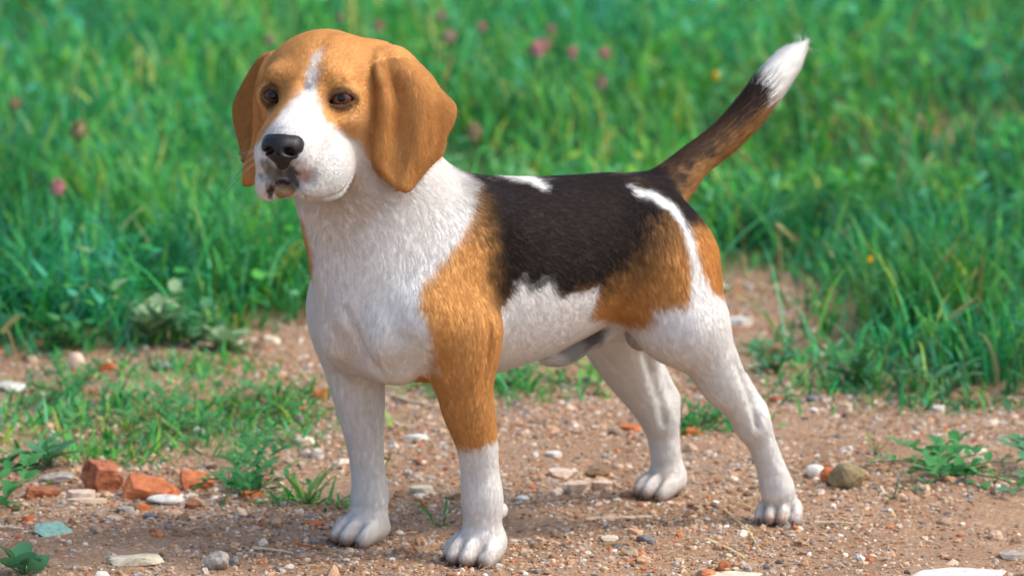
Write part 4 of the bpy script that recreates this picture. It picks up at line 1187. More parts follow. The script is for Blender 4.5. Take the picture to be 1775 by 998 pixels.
    def cap(r, ang, g, n1=10, n2=28, bulge=0.0):
        g = g / np.linalg.norm(g)
        e1 = np.cross(g, [0, 0, 1.0]); e1 /= np.linalg.norm(e1); e2 = np.cross(e1, g)
        vs = [g * (r + bulge)]; fs = []
        for i in range(1, n1 + 1):
            th = ang * i / n1
            rr = r + bulge * (1 - (i / n1) ** 2)
            for j in range(n2):
                ph = 2 * math.pi * j / n2
                vs.append(rr * (g * math.cos(th) + math.sin(th) * (e1 * math.cos(ph) + e2 * math.sin(ph))))
        for j in range(n2):
            fs.append((0, 1 + j, 1 + (j + 1) % n2))
        for i in range(n1 - 1):
            for j in range(n2):
                p, q = 1 + i * n2, 1 + (i + 1) * n2
                fs.append((p + j, q + j, q + (j + 1) % n2, p + (j + 1) % n2))
        return vs, fs
    for (ec, er, up, lo, ic) in EYES:
        gaze = on_ball(*ic, ec, er) - ec
        gaze = gaze / np.linalg.norm(gaze) @ DM
        bv, bf = cap(er, math.pi * .98, gaze, 26, 36)
        ew = ec @ DM
        ey = link_mesh('eye', [tuple(p + ew) for p in bv], bf, em, root)
        iv, if_ = cap(er + .0001, math.asin(.0088 / er), gaze, 12, 36, .0006)
        link_mesh('iris', [tuple(p + ew) for p in iv], if_, im, ey)
        pv, pf = cap(er + .00068, math.asin(.0036 / er), gaze, 6, 28, .00012)
        link_mesh('pupil', [tuple(p + ew) for p in pv], pf, pm, ey)
    # ---- claws
    cm, nt, cb = mat_new('claw_horn', (.10, .055, .035), .45, .4)
    for (pc, yaw, sc) in PAW_SPOTS:
        ca, sa = math.cos(yaw), math.sin(yaw)
        for ty, tx in ((-.0225, .016), (-.0080, .027), (.0080, .027), (.0225, .016)):
            an = ty * 12
            vs, fs = [], []
            for i in range(5):
                t = i / 4
                r_ = .0026 * (1 - t) ** .7 + .0003
                x = tx + .0105 * t; z = .0080 - .0062 * t ** 1.4
                for j in range(7):
                    ph = 2 * math.pi * j / 7
                    p = np.array([x * 1.0, ty * (1 + .12 * t) + r_ * math.cos(ph) * .8, z + r_ * math.sin(ph)]) * sc
                    q = pc + np.array([ca * p[0] - sa * p[1], sa * p[0] + ca * p[1], p[2]])
                    vs.append(tuple(q @ DM))
            for i in range(4):
                for j in range(7):
                    fs.append((i * 7 + j, i * 7 + (j + 1) % 7, i * 7 + 7 + (j + 1) % 7, i * 7 + 7 + j))
            fs.append(tuple(range(28, 35)))
            link_mesh('claw', vs, fs, cm, root)
    # ---- whiskers
    wm, nt, wb = mat_new('whisker', (.75, .72, .66), .4, .4)
    bm = bmesh.new()
    for s in (1, -1):
        for k in range(9):
            st = hd((.058 + .006 * (k % 3), (.029 + .002 * (k % 2)) * s, -.036 - .006 * (k // 3)))
            dr = HR @ np.array([.35 - .25 * (k % 3), 1.0 * s, -.25 - .22 * (k // 3) + .1 * rng.normal()]); dr /= np.linalg.norm(dr)
            ln = rng.uniform(.022, .038)
            prev = None
            for i in range(6):
                t = i / 5
                p = (st + dr * ln * t + np.array([0, 0, -.010]) * t * t) @ DM
                r_ = .00010 * (1 - .8 * t)
                ring = [bm.verts.new((p[0] + r_ * math.cos(a_), p[1], p[2] + r_ * math.sin(a_))) for a_ in (0, 2.1, 4.2)]
                if prev:
                    for j in range(3):
                        bm.faces.new((prev[j], prev[(j + 1) % 3], ring[(j + 1) % 3], ring[j]))
                prev = ring
    wme = bpy.data.meshes.new('whiskers'); bm.to_mesh(wme); bm.free(); wme.materials.append(wm)
    wo = bpy.data.objects.new('whiskers', wme); C.objects.link(wo); wo.parent = root; wo['kind'] = 'stuff'
    return root
# ================================================================ loose things on the path
def rough_mat(name, col, var=.25, scale=120, rough=.9, second=None, bump=.5):
    m, nt, b = mat_new(name, col, rough, .2)
    tc = node(nt, 'ShaderNodeTexCoord')
    n = noise(scale, 6, .65, tc, nt)
    lo = tuple(c * (1 - var) for c in col); hi = tuple(min(c * (1 + var), .85) for c in (second or col))
    r = ramp(n.outputs[0], [(.32, lo), (.68, hi)], nt)
    nt.links.new(r.outputs[0], b.inputs['Base Color'])
    n2_ = noise(scale * 6, 4, .7, tc, nt)
    bp = node(nt, 'ShaderNodeBump'); bp.inputs['Strength'].default_value = bump; bp.inputs['Distance'].default_value = .0015
    nt.links.new(n2_.outputs[0], bp.inputs['Height']); nt.links.new(bp.outputs[0], b.inputs['Normal'])
    return m
M = dict(
    brick=rough_mat('fired_clay', (.46, .135, .050), .25, 90, second=(.56, .20, .085)),
    darkbrick=rough_mat('dark_fired_clay', (.27, .075, .040), .3, 90, second=(.40, .16, .08)),
    orange=rough_mat('orange_clay', (.58, .17, .055), .2, 150),
    white=rough_mat('white_stone', (.66, .62, .54), .2, 120, second=(.74, .71, .65)),
    cream=rough_mat('cream_stone', (.66, .55, .38), .2, 120, second=(.72, .64, .48)),
    pinkish=rough_mat('pinkish_stone', (.66, .46, .33), .2, 120, second=(.72, .56, .44)),
    grey=rough_mat('grey_stone', (.33, .29, .245), .35, 140, second=(.42, .37, .32)),
    slate=rough_mat('slate_stone', (.20, .20, .21), .3, 140),
    clod=rough_mat('earth_clod', (.22, .135, .07), .35, 160),
    mossy=rough_mat('mossy_clod', (.27, .19, .11), .4, 110, second=(.25, .22, .11)),
    paint=rough_mat('turquoise_paint', (.22, .43, .36), .15, 200, second=(.30, .50, .40), rough=.7),
    straw=rough_mat('dry_straw', (.60, .42, .20), .25, 200, second=(.70, .54, .30)),
    wood=rough_mat('weathered_wood', (.62, .44, .28), .25, 150, second=(.72, .56, .40)),
    bark=rough_mat('dark_bark', (.17, .085, .045), .3, 200),
    splinter=rough_mat('red_splinter', (.55, .17, .05), .2, 200))

def facet_stone(name, loc, size, mat, kind='lump', rz=0.0, tilt=0.0, seed=0, cuts=9, sub=3):
    """a broken stone: a ball cut by random planes, or a block with broken corners; size = full (x, y, z)"""
    r = np.random.default_rng(seed + 1000)
    bm = bmesh.new()
    if kind == 'block':
        bmesh.ops.create_cube(bm, size=2.0)
        bmesh.ops.subdivide_edges(bm, edges=bm.edges[:], cuts=9, use_grid_fill=True)
    else:
        bmesh.ops.create_icosphere(bm, subdivisions=sub, radius=1.0)
    v = np.array([q.co[:] for q in bm.verts])
    if kind == 'block':
        for k in range(9):
            n = r.normal(size=3); n /= np.linalg.norm(n); o = np.abs(n).sum() * r.uniform(.58, .84)
            d = v @ n - o; v = v - np.maximum(d, 0)[:, None] * n
        v += .09 * np.stack([vnoise(v + 4 * seed, 1.6), vnoise(v + 9, 1.6), vnoise(v + 17, 1.6)], 1)
        v += .045 * np.stack([vnoise(v + 4 * seed, 7), vnoise(v + 9, 7), vnoise(v + 17, 7)], 1)
    elif kind == 'flake':
        for k in range(cuts):
            a = 2 * math.pi * (k + r.uniform(-.3, .3)) / cuts; n = np.array([math.cos(a), math.sin(a), r.uniform(-.3, .3)]); o = r.uniform(.55, .85)
            d = v @ n - o; v = v - np.maximum(d, 0)[:, None] * n
        v[:, 2] = np.clip(v[:, 2], -.55, .5) + .06 * vnoise(v + seed, 3)
    else:
        for k in range(cuts):
            n = r.normal(size=3); n /= np.linalg.norm(n); o = r.uniform(.55, .85)
            d = v @ n - o; v = v - np.maximum(d, 0)[:, None] * n * (.9 if kind == 'lump' else .5)
        v += (.10 * vnoise(v + seed * 3, 2.2) + .07 * vnoise(v + seed, 5.5) + .035 * vnoise(v + seed, 12))[:, None] * v * (1.0 if kind == 'lump' else .35)
    v = v / (v.max(0) - v.min(0)) * np.array(size)
    v -= [0, 0, v[:, 2].min()]
    for q, c in zip(bm.verts, v):
        q.co = c
    bm.normal_update()
    me = bpy.data.meshes.new(name); bm.to_mesh(me); bm.free(); me.materials.append(mat)
    if kind == 'pebble':
        me.polygons.foreach_set('use_smooth', np.ones(len(me.polygons), bool))
    o = bpy.data.objects.new(name, me); C.objects.link(o)
    z = float(ground_z(np.array([loc[:2]]))[0])
    o.location = (loc[0], loc[1], z - size[2] * .16)
    o.rotation_euler = (tilt, tilt * .5, rz)
    return o

PX = 1.0 / 1850.0                       # metres per photo pixel near the dog
def stone(name, px, py, wpx, hpx, mat, label, cat, kind='lump', depth=.8, rz=0.0, tilt=0.0, seed=0, group=None, flat=None):
    """(px,py) = foot centre in the photo, wpx/hpx = apparent size"""
    p = gnd(px, py)
    s = PX * (np.linalg.norm(p - CAM_LOC) / 5.0)
    wd = wpx * s; dp = wd * depth
    hz = max(hpx * s - dp * math.sin(rad(CAM_TILT)) * .8, .10 * wd) / math.cos(rad(CAM_TILT)) if flat is None else flat * wd
    o = facet_stone(name, p, (wd, dp, hz), M[mat], kind, rz, tilt, seed or int(px * 7 + py))
    tag(o, label, cat, group)
    return o
stone('brick_fragment', 168, 850, 62, 62, 'darkbrick', 'squarish lump of broken dark red brick, tallest of the brick pieces', 'brick', 'block', .8, .75, .36)
stone('brick_fragment', 260, 862, 104, 42, 'brick', 'long flat slab of broken orange brick, largest of the brick pieces', 'brick', 'block', .6, -.16, .20)
stone('brick_fragment', 338, 846, 56, 36, 'brick', 'small orange brick piece leaning behind the end of the long brick slab', 'brick', 'block', .7, .35, .34)
stone('brick_fragment', 70, 862, 60, 26, 'darkbrick', 'dark reddish brick scrap lying left of the brick lump', 'brick', 'block', .8, .3, .1)
stone('stone', 352, 838, 34, 28, 'cream', 'small beige stone touching the right end of the leaning brick', 'stone', 'pebble', .8)
stone('stone', 292, 876, 66, 24, 'white', 'smooth whitish stone just in front of the long brick slab', 'stone', 'pebble', .7, .1)
stone('stone', 140, 866, 52, 22, 'pinkish', 'tan flat stone in front of the squarish brick lump', 'stone', 'flake', .8)
stone('stone', 102, 838, 60, 26, 'grey', 'pale grey stone behind the dark brick scrap at the left', 'stone', 'lump', .8)
stone('painted_flake', 90, 934, 68, 34, 'paint', 'flat chip with flaking turquoise paint lying on the gravel', 'paint chip', 'flake', .9, .3, .42, 2, flat=.13)
stone('tile_chip', 48, 912, 22, 16, 'orange', 'small orange tile chip behind the turquoise chip', 'tile chip', 'flake', .8, .2, -.2)
stone('tile_chip', 50, 830, 26, 12, 'orange', 'small orange tile chip left of the pale grey stone', 'tile chip', 'flake', .8)
stone('stone', 232, 982, 100, 24, 'cream', 'flat cream stone near the bottom edge at the left', 'stone', 'flake', .6, .1, -.1)
stone('stone', 380, 994, 44, 42, 'grey', 'rough grey upright stone at the bottom edge, left of the front paws', 'stone', 'lump', .9)
stone('stone', 150, 874, 70, 12, 'wood', 'long thin beige sliver of stone left of the smooth whitish stone', 'stone', 'flake', .3, .05)
stone('stone', 262, 908, 26, 14, 'slate', 'bluish grey pebble in front of the whitish stone', 'stone', 'pebble', .8)
stone('stone', 218, 894, 34, 14, 'grey', 'flat grey stone in front of the long brick slab, left of the whitish stone', 'stone', 'flake', .8)
stone('tile_chip', 245, 888, 34, 14, 'orange', 'orange tile chip lying in front of the long brick slab', 'tile chip', 'flake', .8)
stone('tile_chip', 335, 884, 30, 13, 'darkbrick', 'dull red tile chip right of the smooth whitish stone', 'tile chip', 'flake', .8)
stone('tile_chip', 435, 866, 36, 20, 'orange', 'orange brown tile chip among the leaves of the sprawling weed', 'tile chip', 'flake', .8)
stone('tile_chip', 558, 692, 30, 22, 'orange', 'bright orange tile chip left of the far front leg', 'tile chip', 'flake', .8, .4, -.25)
stone('tile_chip', 186, 640, 34, 20, 'orange', 'orange tile chip at the foot of the tall grass on the left', 'tile chip', 'flake', .8, .2, -.2)
stone('stone', 130, 640, 32, 40, 'pinkish', 'rounded beige stone at the foot of the tall grass on the left', 'stone', 'pebble', .8)
stone('stone', 280, 640, 34, 18, 'white', 'whitish stone behind the patch of low weeds', 'stone', 'lump', .8)
stone('stone', 20, 672, 56, 26, 'white', 'pale whitish stone at the left edge of the path', 'stone', 'lump', .8)
stone('stone', 470, 598, 34, 14, 'cream', 'cream flat stone at the grass edge left of the chest', 'stone', 'flake', .8)
stone('stone', 528, 760, 40, 16, 'cream', 'cream flat stone beside the far front leg', 'stone', 'flake', .8)
stone('tile_chip', 540, 915, 40, 10, 'orange', 'thin orange tile chip left of the far front paw', 'tile chip', 'flake', .6)
stone('stone', 1003, 842, 46, 24, 'pinkish', 'pinkish cream flat stone between front and hind legs, left one of the pair', 'stone', 'flake', .8, .2)
stone('stone', 1044, 840, 38, 20, 'pinkish', 'pinkish cream flat stone between front and hind legs, right one of the pair', 'stone', 'flake', .8, -.2)
stone('earth_clod', 1036, 815, 44, 20, 'clod', 'dark brown clod behind the pair of pinkish stones', 'clod', 'lump', .8)
stone('tile_chip', 978, 818, 52, 20, 'pinkish', 'dull pink brick flake behind the pair of pinkish stones', 'tile chip', 'flake', .8)
stone('tile_chip', 1092, 745, 36, 12, 'orange', 'orange tile chip left of the far hind leg', 'tile chip', 'flake', .7)
stone('tile_chip', 1200, 752, 40, 16, 'orange', 'orange tile chip between the two hind legs', 'tile chip', 'flake', .7)
stone('stone', 960, 790, 30, 12, 'white', 'small white stone behind the dull pink brick flake', 'stone', 'flake', .8)
stone('stone', 1056, 940, 32, 12, 'cream', 'yellowish flat pebble in front of the long wood chip', 'stone', 'flake', .8)
stone('stone', 1118, 944, 32, 18, 'slate', 'dark grey stone in front of the long wood chip', 'stone', 'lump', .8)
stone('earth_clod', 1466, 848, 66, 58, 'mossy', 'big brownish clod of earth right of the near hind paw', 'clod', 'lump', .9, 0, 0, 5)
stone('tile_chip', 1433, 842, 28, 40, 'brick', 'orange brick chip leaning on the big clod', 'tile chip', 'lump', .7, .3, .1)
stone('stone', 1414, 832, 32, 30, 'white', 'whitish rounded stone left of the leaning orange brick chip', 'stone', 'pebble', .8)
stone('stone', 1284, 556, 44, 18, 'white', 'white flat stone in the bare bay behind the hind legs', 'stone', 'flake', .7)
stone('earth_clod', 1338, 612, 50, 42, 'clod', 'dark brown clod in the bare bay behind the hind legs', 'clod', 'lump', .9)
stone('earth_clod', 1345, 690, 26, 18, 'darkbrick', 'small dark red stone right of the near hock', 'stone', 'lump', .9)
stone('stone', 1408, 690, 22, 14, 'slate', 'small dark grey stone right of the dark red one', 'stone', 'pebble', .9)
stone('stone', 1655, 1000, 178, 20, 'white', 'large flat white slab at the bottom edge on the right', 'slab', 'flake', .55, .12, 0, 3, flat=.07)
stone('stone', 1268, 1000, 112, 18, 'cream', 'flat greenish cream slab at the bottom edge below the straw', 'slab', 'flake', .5, -.1, 0, 4, flat=.09)
stone('stone', 1755, 960, 50, 16, 'grey', 'flat grey stone at the right edge of the picture', 'stone', 'flake', .8)
stone('stone', 1680, 786, 60, 14, 'cream', 'flat cream stone behind the leafy weed on the right', 'stone', 'flake', .6)
stone('stone', 1310, 775, 28, 14, 'white', 'white pebble just right of the near hind leg', 'stone', 'pebble', .8) if False else None
stone('stone', 905, 850, 24, 12, 'white', 'white pebble right of the near front leg', 'stone', 'pebble', .8)
stone('stone', 722, 765, 44, 14, 'white', 'whitish flat stone between the two front legs', 'stone', 'flake', .7)
stone('stone', 735, 850, 48, 18, 'cream', 'cream stone low between the two front legs', 'stone', 'flake', .7)

def stick(name, p0, p1, r0, r1, mat, label, cat, bow=.004, flat=1.0, seed=0):
    a, b = gnd(*p0), gnd(*p1)
    r = np.random.default_rng(seed)
    n, m = 9, 7
    d = b - a; d /= np.linalg.norm(d); sd_ = np.array([-d[1], d[0], 0])
    vs, fs = [], []
    for i in range(n):
        t = i / (n - 1); rr = (r0 + (r1 - r0) * t) * r.uniform(.85, 1.15)
        c = a + (b - a) * t + sd_ * bow * math.sin(t * 3.1) + np.array([0, 0, rr * flat + .0012 + bow * .5 * math.sin(t * 2.5)])
        c[2] += float(ground_z(np.array([c[:2]]))[0])
        for j in range(m):
            an = 2 * math.pi * j / m
            vs.append(tuple(c + sd_ * rr * math.cos(an) * r.uniform(.8, 1.2) + np.array([0, 0, rr * flat * math.sin(an)])))
    for i in range(n - 1):
        for j in range(m):
            fs.append((i * m + j, i * m + (j + 1) % m, (i + 1) * m + (j + 1) % m, (i + 1) * m + j))
    fs.append(tuple(range(m))[::-1]); fs.append(tuple(range((n - 1) * m, n * m)))
    o = link_mesh(name, vs, fs, M[mat], None, False)
    tag(o, label, cat)
    return o
stick('wood_chip', (1014, 903), (1128, 898), .0030, .0026, 'wood', 'long pale wood chip lying between front and hind paws', 'wood chip', .002, .6, 1)
stick('straw', (1256, 888), (1318, 962), .0011, .0009, 'straw', 'thin dry straw slanting down left of the near hind paw', 'straw', .003, 1, 2)
stick('straw', (1270, 878), (1312, 888), .0012, .0008, 'straw', 'short dry straw touching the left of the near hind paw', 'straw', .001, 1, 3)
stick('straw', (1420, 908), (1480, 912), .0014, .0010, 'straw', 'yellow straw lying right of the near hind paw', 'straw', .001, .8, 4)
stick('bark_piece', (1192, 880), (1224, 884), .0022, .0018, 'bark', 'small dark piece of bark beside the far hind paw', 'bark', .001, .8, 5)
stick('wood_chip', (440, 956), (508, 968), .0030, .0014, 'wood', 'pale pinkish wood chip left of the far front paw', 'wood chip', .001, .5, 6)
stick('splinter', (512, 949), (560, 956), .0014, .0008, 'splinter', 'thin reddish splinter left of the far front paw', 'splinter', .001, .8, 7)
stick('twig', (676, 688), (748, 712), .0022, .0016, 'wood', 'dry grey brown twig behind the front legs', 'twig', .003, 1, 8)
stick('straw', (0, 925), (40, 930), .0020, .0016, 'wood', 'pale stick at the left edge beside the turquoise chip', 'stick', .001, .8, 9)
stick('straw', (1228, 945), (1290, 972), .0024, .0014, 'straw', 'brownish dry leaf strip lying on the greenish cream slab', 'straw', .002, .4, 10)

# ================================================================ plants one can tell apart
LEAF_COL = dict(dark=(.045, .210, .060), mid=(.070, .280, .080), blue=(.095, .280, .130), lime=(.15, .36, .07), pale=(.30, .46, .24))
def leaf_mat(key):
    m = leaf_material('leaf_' + key, .3)
    nt = m.node_tree
    a = [n for n in nt.nodes if n.bl_idname == 'ShaderNodeAttribute'][0]
    tc = node(nt, 'ShaderNodeTexCoord'); n_ = noise(60, 3, .6, tc, nt)
    c = LEAF_COL[key]
    r = ramp(n_.outputs[0], [(.3, tuple(x * .7 for x in c)), (.7, tuple(x * 1.3 for x in c))], nt)
    for l in list(a.outputs['Color'].links):
        s_ = l.to_socket; nt.links.remove(l); nt.links.new(r.outputs[0], s_)
    return m
LM = {k: leaf_mat(k) for k in LEAF_COL}
STEM, _nt, _b = mat_new('stem', (.10, .17, .06), .6, .3)
DRYSTEM, _nt, _b = mat_new('dry_stem', (.36, .30, .14), .7, .2)
_leafcache = {}
def leaf_mesh(shape, key):
    if (shape, key) in _leafcache:
        return _leafcache[shape, key]
    prof = {'oval': (.30, .9), 'lance': (.17, .8), 'round': (.44, 1.0), 'grass': (.055, .8)}[shape]
    n = 7; vs, fs = [], []
    for i in range(n):
        t = i / (n - 1)
        w_ = prof[0] * math.sin(math.pi * min(1, t ** prof[1] * .97 + .03)) ** .8 if 0 < i < n - 1 else .012
        z = -.22 * t * t + .10 * t
        vs += [(t, -w_, z + .22 * w_), (t, 0, z), (t, w_, z + .22 * w_)]
    for i in range(n - 1):
        a = i * 3
        fs += [(a, a + 1, a + 4, a + 3), (a + 1, a + 2, a + 5, a + 4)]
    me = bpy.data.meshes.new('leaf'); me.from_pydata(vs, [], fs); me.update()
    me.polygons.foreach_set('use_smooth', np.ones(len(me.polygons), bool)); me.materials.append(LM[key])
    _leafcache[shape, key] = me
    return me
def add_leaf(root, base, direction, length, shape, key, roll=0.0):
    o = bpy.data.objects.new('leaf', leaf_mesh(shape, key)); C.objects.link(o); o.parent = root
    d = Vector(direction).normalized()
    side = d.cross(Vector((0, 0, 1)))
    side = side.normalized() if side.length > 1e-4 else Vector((0, 1, 0))
    up = side.cross(d)
    R = Matrix((d, -side, up)).transposed().to_4x4()
    o.matrix_local = Matrix.Translation(Vector(base)) @ R @ Matrix.Rotation(roll, 4, 'X') @ Matrix.Scale(length, 4)
    return o
def tube_into(bm, pts, r0, r1, m=5):
    prev = None; n = len(pts)
    for i, p in enumerate(pts):
        p = np.asarray(p, float); q = np.asarray(pts[min(i + 1, n - 1)], float) - np.asarray(pts[max(i - 1, 0)], float)
        q /= np.linalg.norm(q) + 1e-9
        e1 = np.cross(q, [.3, .1, 1.0]); e1 /= np.linalg.norm(e1) + 1e-9; e2 = np.cross(q, e1)
        r = r0 + (r1 - r0) * i / (n - 1)
        ring = [bm.verts.new(tuple(p + r * (e1 * math.cos(6.2832 * j / m) + e2 * math.sin(6.2832 * j / m)))) for j in range(m)]
        if prev:
            for j in range(m):
                bm.faces.new((prev[j], prev[(j + 1) % m], ring[(j + 1) % m], ring[j]))
        prev = ring
def finish(bm, name, mat, root):
    me = bpy.data.meshes.new(name); bm.to_mesh(me); bm.free(); me.materials.append(mat)
    o = bpy.data.objects.new(name, me); C.objects.link(o); o.parent = root
    return o
def root_at(name, px, py, label, cat, group=None):
    p = gnd(px, py); p[2] = float(ground_z(np.array([p[:2]]))[0])
    r = empty(name, p); tag(r, label, cat, group)
    return r, p
def sprawling(name, px, py, runs, leaf, shape, key, label, cat, step=.011, rise=.012, seed=0):
    """a weed with stems creeping to the given photo points, leaves along them"""
    r = np.random.default_rng(seed)
    root, p0 = root_at(name, px, py, label, cat)
    bm = bmesh.new()
    for (tx, ty, hh) in runs:
        q = gnd(tx, ty) - p0; q[2] = hh
        L = np.linalg.norm(q); n = max(5, int(L / step))
        pts = []
        for i in range(n + 1):
            t = i / n
            p = q * t; p[2] = hh * t ** 1.5 + rise * math.sin(math.pi * t) + .003
            p[:2] += r.normal(0, .003, 2) * (t > 0)
            pts.append(p)
        tube_into(bm, pts, .0011, .0006)
        for i in range(1, n + 1):
            d = pts[i] - pts[i - 1]
            for s in (1, -1):
                if r.random() < .9:
                    sd_ = np.array([-d[1], d[0], 0]) * s
                    sd_ = sd_ / (np.linalg.norm(sd_) + 1e-9)
                    dr = d / np.linalg.norm(d) * .55 + sd_ * .75 + np.array([0, 0, r.uniform(.15, .75)])
                    add_leaf(root, pts[i], dr, leaf * r.uniform(.65, 1.15) * (1 - .35 * i / n), shape, key, r.normal(0, .4))
    finish(bm, 'stem', STEM, root)
    return root
def upright(name, px, py, h, nst, leaf, shape, key, label, cat, spread=.03, seed=0, group=None, pairs=6):
    r = np.random.default_rng(seed)
    root, p0 = root_at(name, px, py, label, cat, group)
    bm = bmesh.new()
    for k in range(nst):
        a = r.uniform(0, 6.28); hh = h * r.uniform(.65, 1.0); q = np.array([math.cos(a), math.sin(a), 0]) * spread * r.uniform(.3, 1.3)
        pts = [q * (i / 6) ** 1.3 + np.array([0, 0, hh * (i / 6) ** .9]) for i in range(7)]
        tube_into(bm, pts, .0013, .0006)
        for i in range(pairs):
            t = (i + .6) / pairs; j = min(int(t * 6), 5); b = pts[j] + (pts[j + 1] - pts[j]) * (t * 6 - j)
            az = r.uniform(0, 6.28)
            add_leaf(root, b, (math.cos(az), math.sin(az), r.uniform(.1, .9)), leaf * r.uniform(.6, 1.15) * (1.1 - .4 * t), shape, key, r.normal(0, .3))
    finish(bm, 'stem', STEM, root)
    return root
def rosette(name, px, py, n, leaf, shape, key, label, cat, up=(.15, .9), seed=0, group=None):
    r = np.random.default_rng(seed)
    root, p0 = root_at(name, px, py, label, cat, group)
    bm = bmesh.new()
    for k in range(n):
        az = 6.28 * (k + r.uniform(-.4, .4)) / n
        b = np.array([math.cos(az), math.sin(az), 0]) * r.uniform(.002, .012) + np.array([0, 0, r.uniform(.002, .014)])
        tube_into(bm, [(0, 0, 0), tuple(b * .5), tuple(b)], .0010, .0007, 4)
        add_leaf(root, b, (math.cos(az), math.sin(az), r.uniform(*up)), leaf * r.uniform(.6, 1.15), shape, key, r.normal(0, .3))
    finish(bm, 'stem', STEM, root)
    return root
# sprawling knotweeds of the path
sprawling('weed', 425, 868, [(380, 878, .0), (470, 780, .02), (505, 800, .015), (540, 850, .0), (350, 862, .01), (430, 800, .02), (395, 820, .012), (490, 880, 0)], .021, 'lance', 'dark', 'sprawling dark green weed with small pointed leaves right of the brick slab', 'weed', seed=11)
sprawling('weed', -30, 905, [(60, 880, .022), (148, 815, .055), (30, 915, .012), (45, 860, .03)], .020, 'oval', 'mid', 'slanting weed stem with oval leaves at the left edge above the turquoise chip', 'weed', .018, .01, seed=12)
sprawling('weed', 1640, 838, [(1510, 822, .004), (1560, 800, .012), (1620, 800, .014), (1700, 812, .012), (1760, 832, .01), (1700, 860, 0), (1600, 862, 0), (1660, 790, .014), (1790, 868, 0), (1580, 845, .006), (1730, 850, .006)], .020, 'oval', 'mid', 'low leafy weed spreading over the gravel at the right', 'weed', .0125, .008, seed=13)
sprawling('weed', 1800, 850, [(1752, 800, .016), (1745, 870, .006), (1780, 795, .02)], .022, 'oval', 'blue', 'leafy weed cut by the right edge of the picture', 'weed', .013, .01, seed=14)
sprawling('weed', 300, 745, [(100, 720, .01), (180, 690, .02), (330, 680, .02), (440, 690, .016), (520, 715, .01), (420, 752, .004), (210, 765, .004), (260, 700, .026)], .020, 'lance', 'mid', 'low scrubby weed patch behind the brick pieces', 'weed', .013, .010, seed=15)
sprawling('weed', 470, 715, [(545, 700, .012), (540, 730, .004), (430, 690, .02), (470, 670, .018)], .018, 'lance', 'mid', 'low weed with narrow leaves left of the far front leg', 'weed', .013, .010, seed=16)
sprawling('weed', 120, 690, [(40, 705, .01), (90, 650, .02), (180, 660, .02), (20, 740, .008)], .019, 'lance', 'dark', 'low dark weed behind the pale stone at the left edge', 'weed', .013, .010, seed=17)
sprawling('weed', 900, 672, [(790, 690, .004), (850, 650, .016), (950, 655, .014), (1000, 690, .004), (900, 640, .02), (700, 682, .004), (740, 690, 0)], .020, 'lance', 'mid', 'low weed patch seen under the belly between the legs', 'weed', .013, .010, seed=18)
sprawling('weed', 1030, 668, [(1060, 645, .02), (990, 650, .015), (1045, 690, .0)], .020, 'oval', 'lime', 'small bright green weed left of the far hind knee', 'weed', .014, .010, seed=19)
sprawling('weed', 1225, 735, [(1180, 715, .01), (1270, 745, .004), (1240, 700, .012), (1195, 750, 0)], .017, 'lance', 'mid', 'small low weed between the two hind legs', 'weed', .013, .008, seed=20)
rosette('broadleaf_weed', 85, 818, 13, .034, 'oval', 'blue', 'broad leaved rosette behind the dark brick scrap at the left', 'weed', (.2, .9), 21)
rosette('broadleaf_weed', 42, 998, 15, .022, 'round', 'blue', 'fleshy dark green plant in the bottom left corner', 'plant', (.3, 1.6), 22)
rosette('broadleaf_weed', 8, 820, 8, .028, 'oval', 'dark', 'broad dark leaves at the left edge beside the orange chip', 'weed', (.2, .8), 23)
rosette('grass_tuft', 535, 880, 15, .042, 'grass', 'lime', 'tuft of narrow grass blades between weed and far front paw', 'grass tuft', (.15, 1.4), 24)
rosette('grass_tuft', 590, 884, 7, .036, 'grass', 'mid', 'few flat grass blades touching the far front paw', 'grass tuft', (.05, .5), 25)
rosette('seedling', 768, 908, 5, .032, 'grass', 'mid', 'tiny grass seedling between the two front paws', 'seedling', (.6, 2.0), 26)
rosette('seedling', 1548, 872, 4, .022, 'grass', 'mid', 'tiny green seedling in front of the leafy weed on the right', 'seedling', (.8, 2.5), 27)
rosette('seedling', 1518, 792, 4, .024, 'grass', 'lime', 'tiny green seedling behind the big clod', 'seedling', (.8, 2.5), 28)
rosette('dry_plant', 392, 612, 22, .030, 'oval', 'pale', 'greyish withered plant at the grass edge left of the chest', 'plant', (.1, .9), 29)
# plants of the meadow edge
upright('meadow_plant', 262, 606, .072, 6, .034, 'oval', 'pale', 'pale broad leaved plant in front of the tall grass on the left', 'plant', .05, 31, None, 6)
upright('meadow_plant', 335, 606, .050, 5, .032, 'oval', 'blue', 'bluish leafy plant at the grass edge right of the pale one', 'plant', .04, 32, None, 5)
upright('meadow_plant', 120, 612, .045, 6, .028, 'oval', 'mid', 'small leafy plant at the foot of the tall grass on the left', 'plant', .05, 33, None, 5)
upright('meadow_plant', 1345, 640, .035, 4, .028, 'oval', 'blue', 'small round leaved plant at the grass edge right of the hind leg', 'plant', .03, 34, None, 4)
upright('meadow_plant', 1480, 664, .060, 6, .036, 'lance', 'mid', 'leafy plant at the front of the tall grass on the right', 'plant', .05, 35, None, 6)
upright('meadow_plant', 1640, 690, .045, 5, .034, 'lance', 'blue', 'bluish plant drooping over the path edge at the right', 'plant', .06, 36, None, 5)

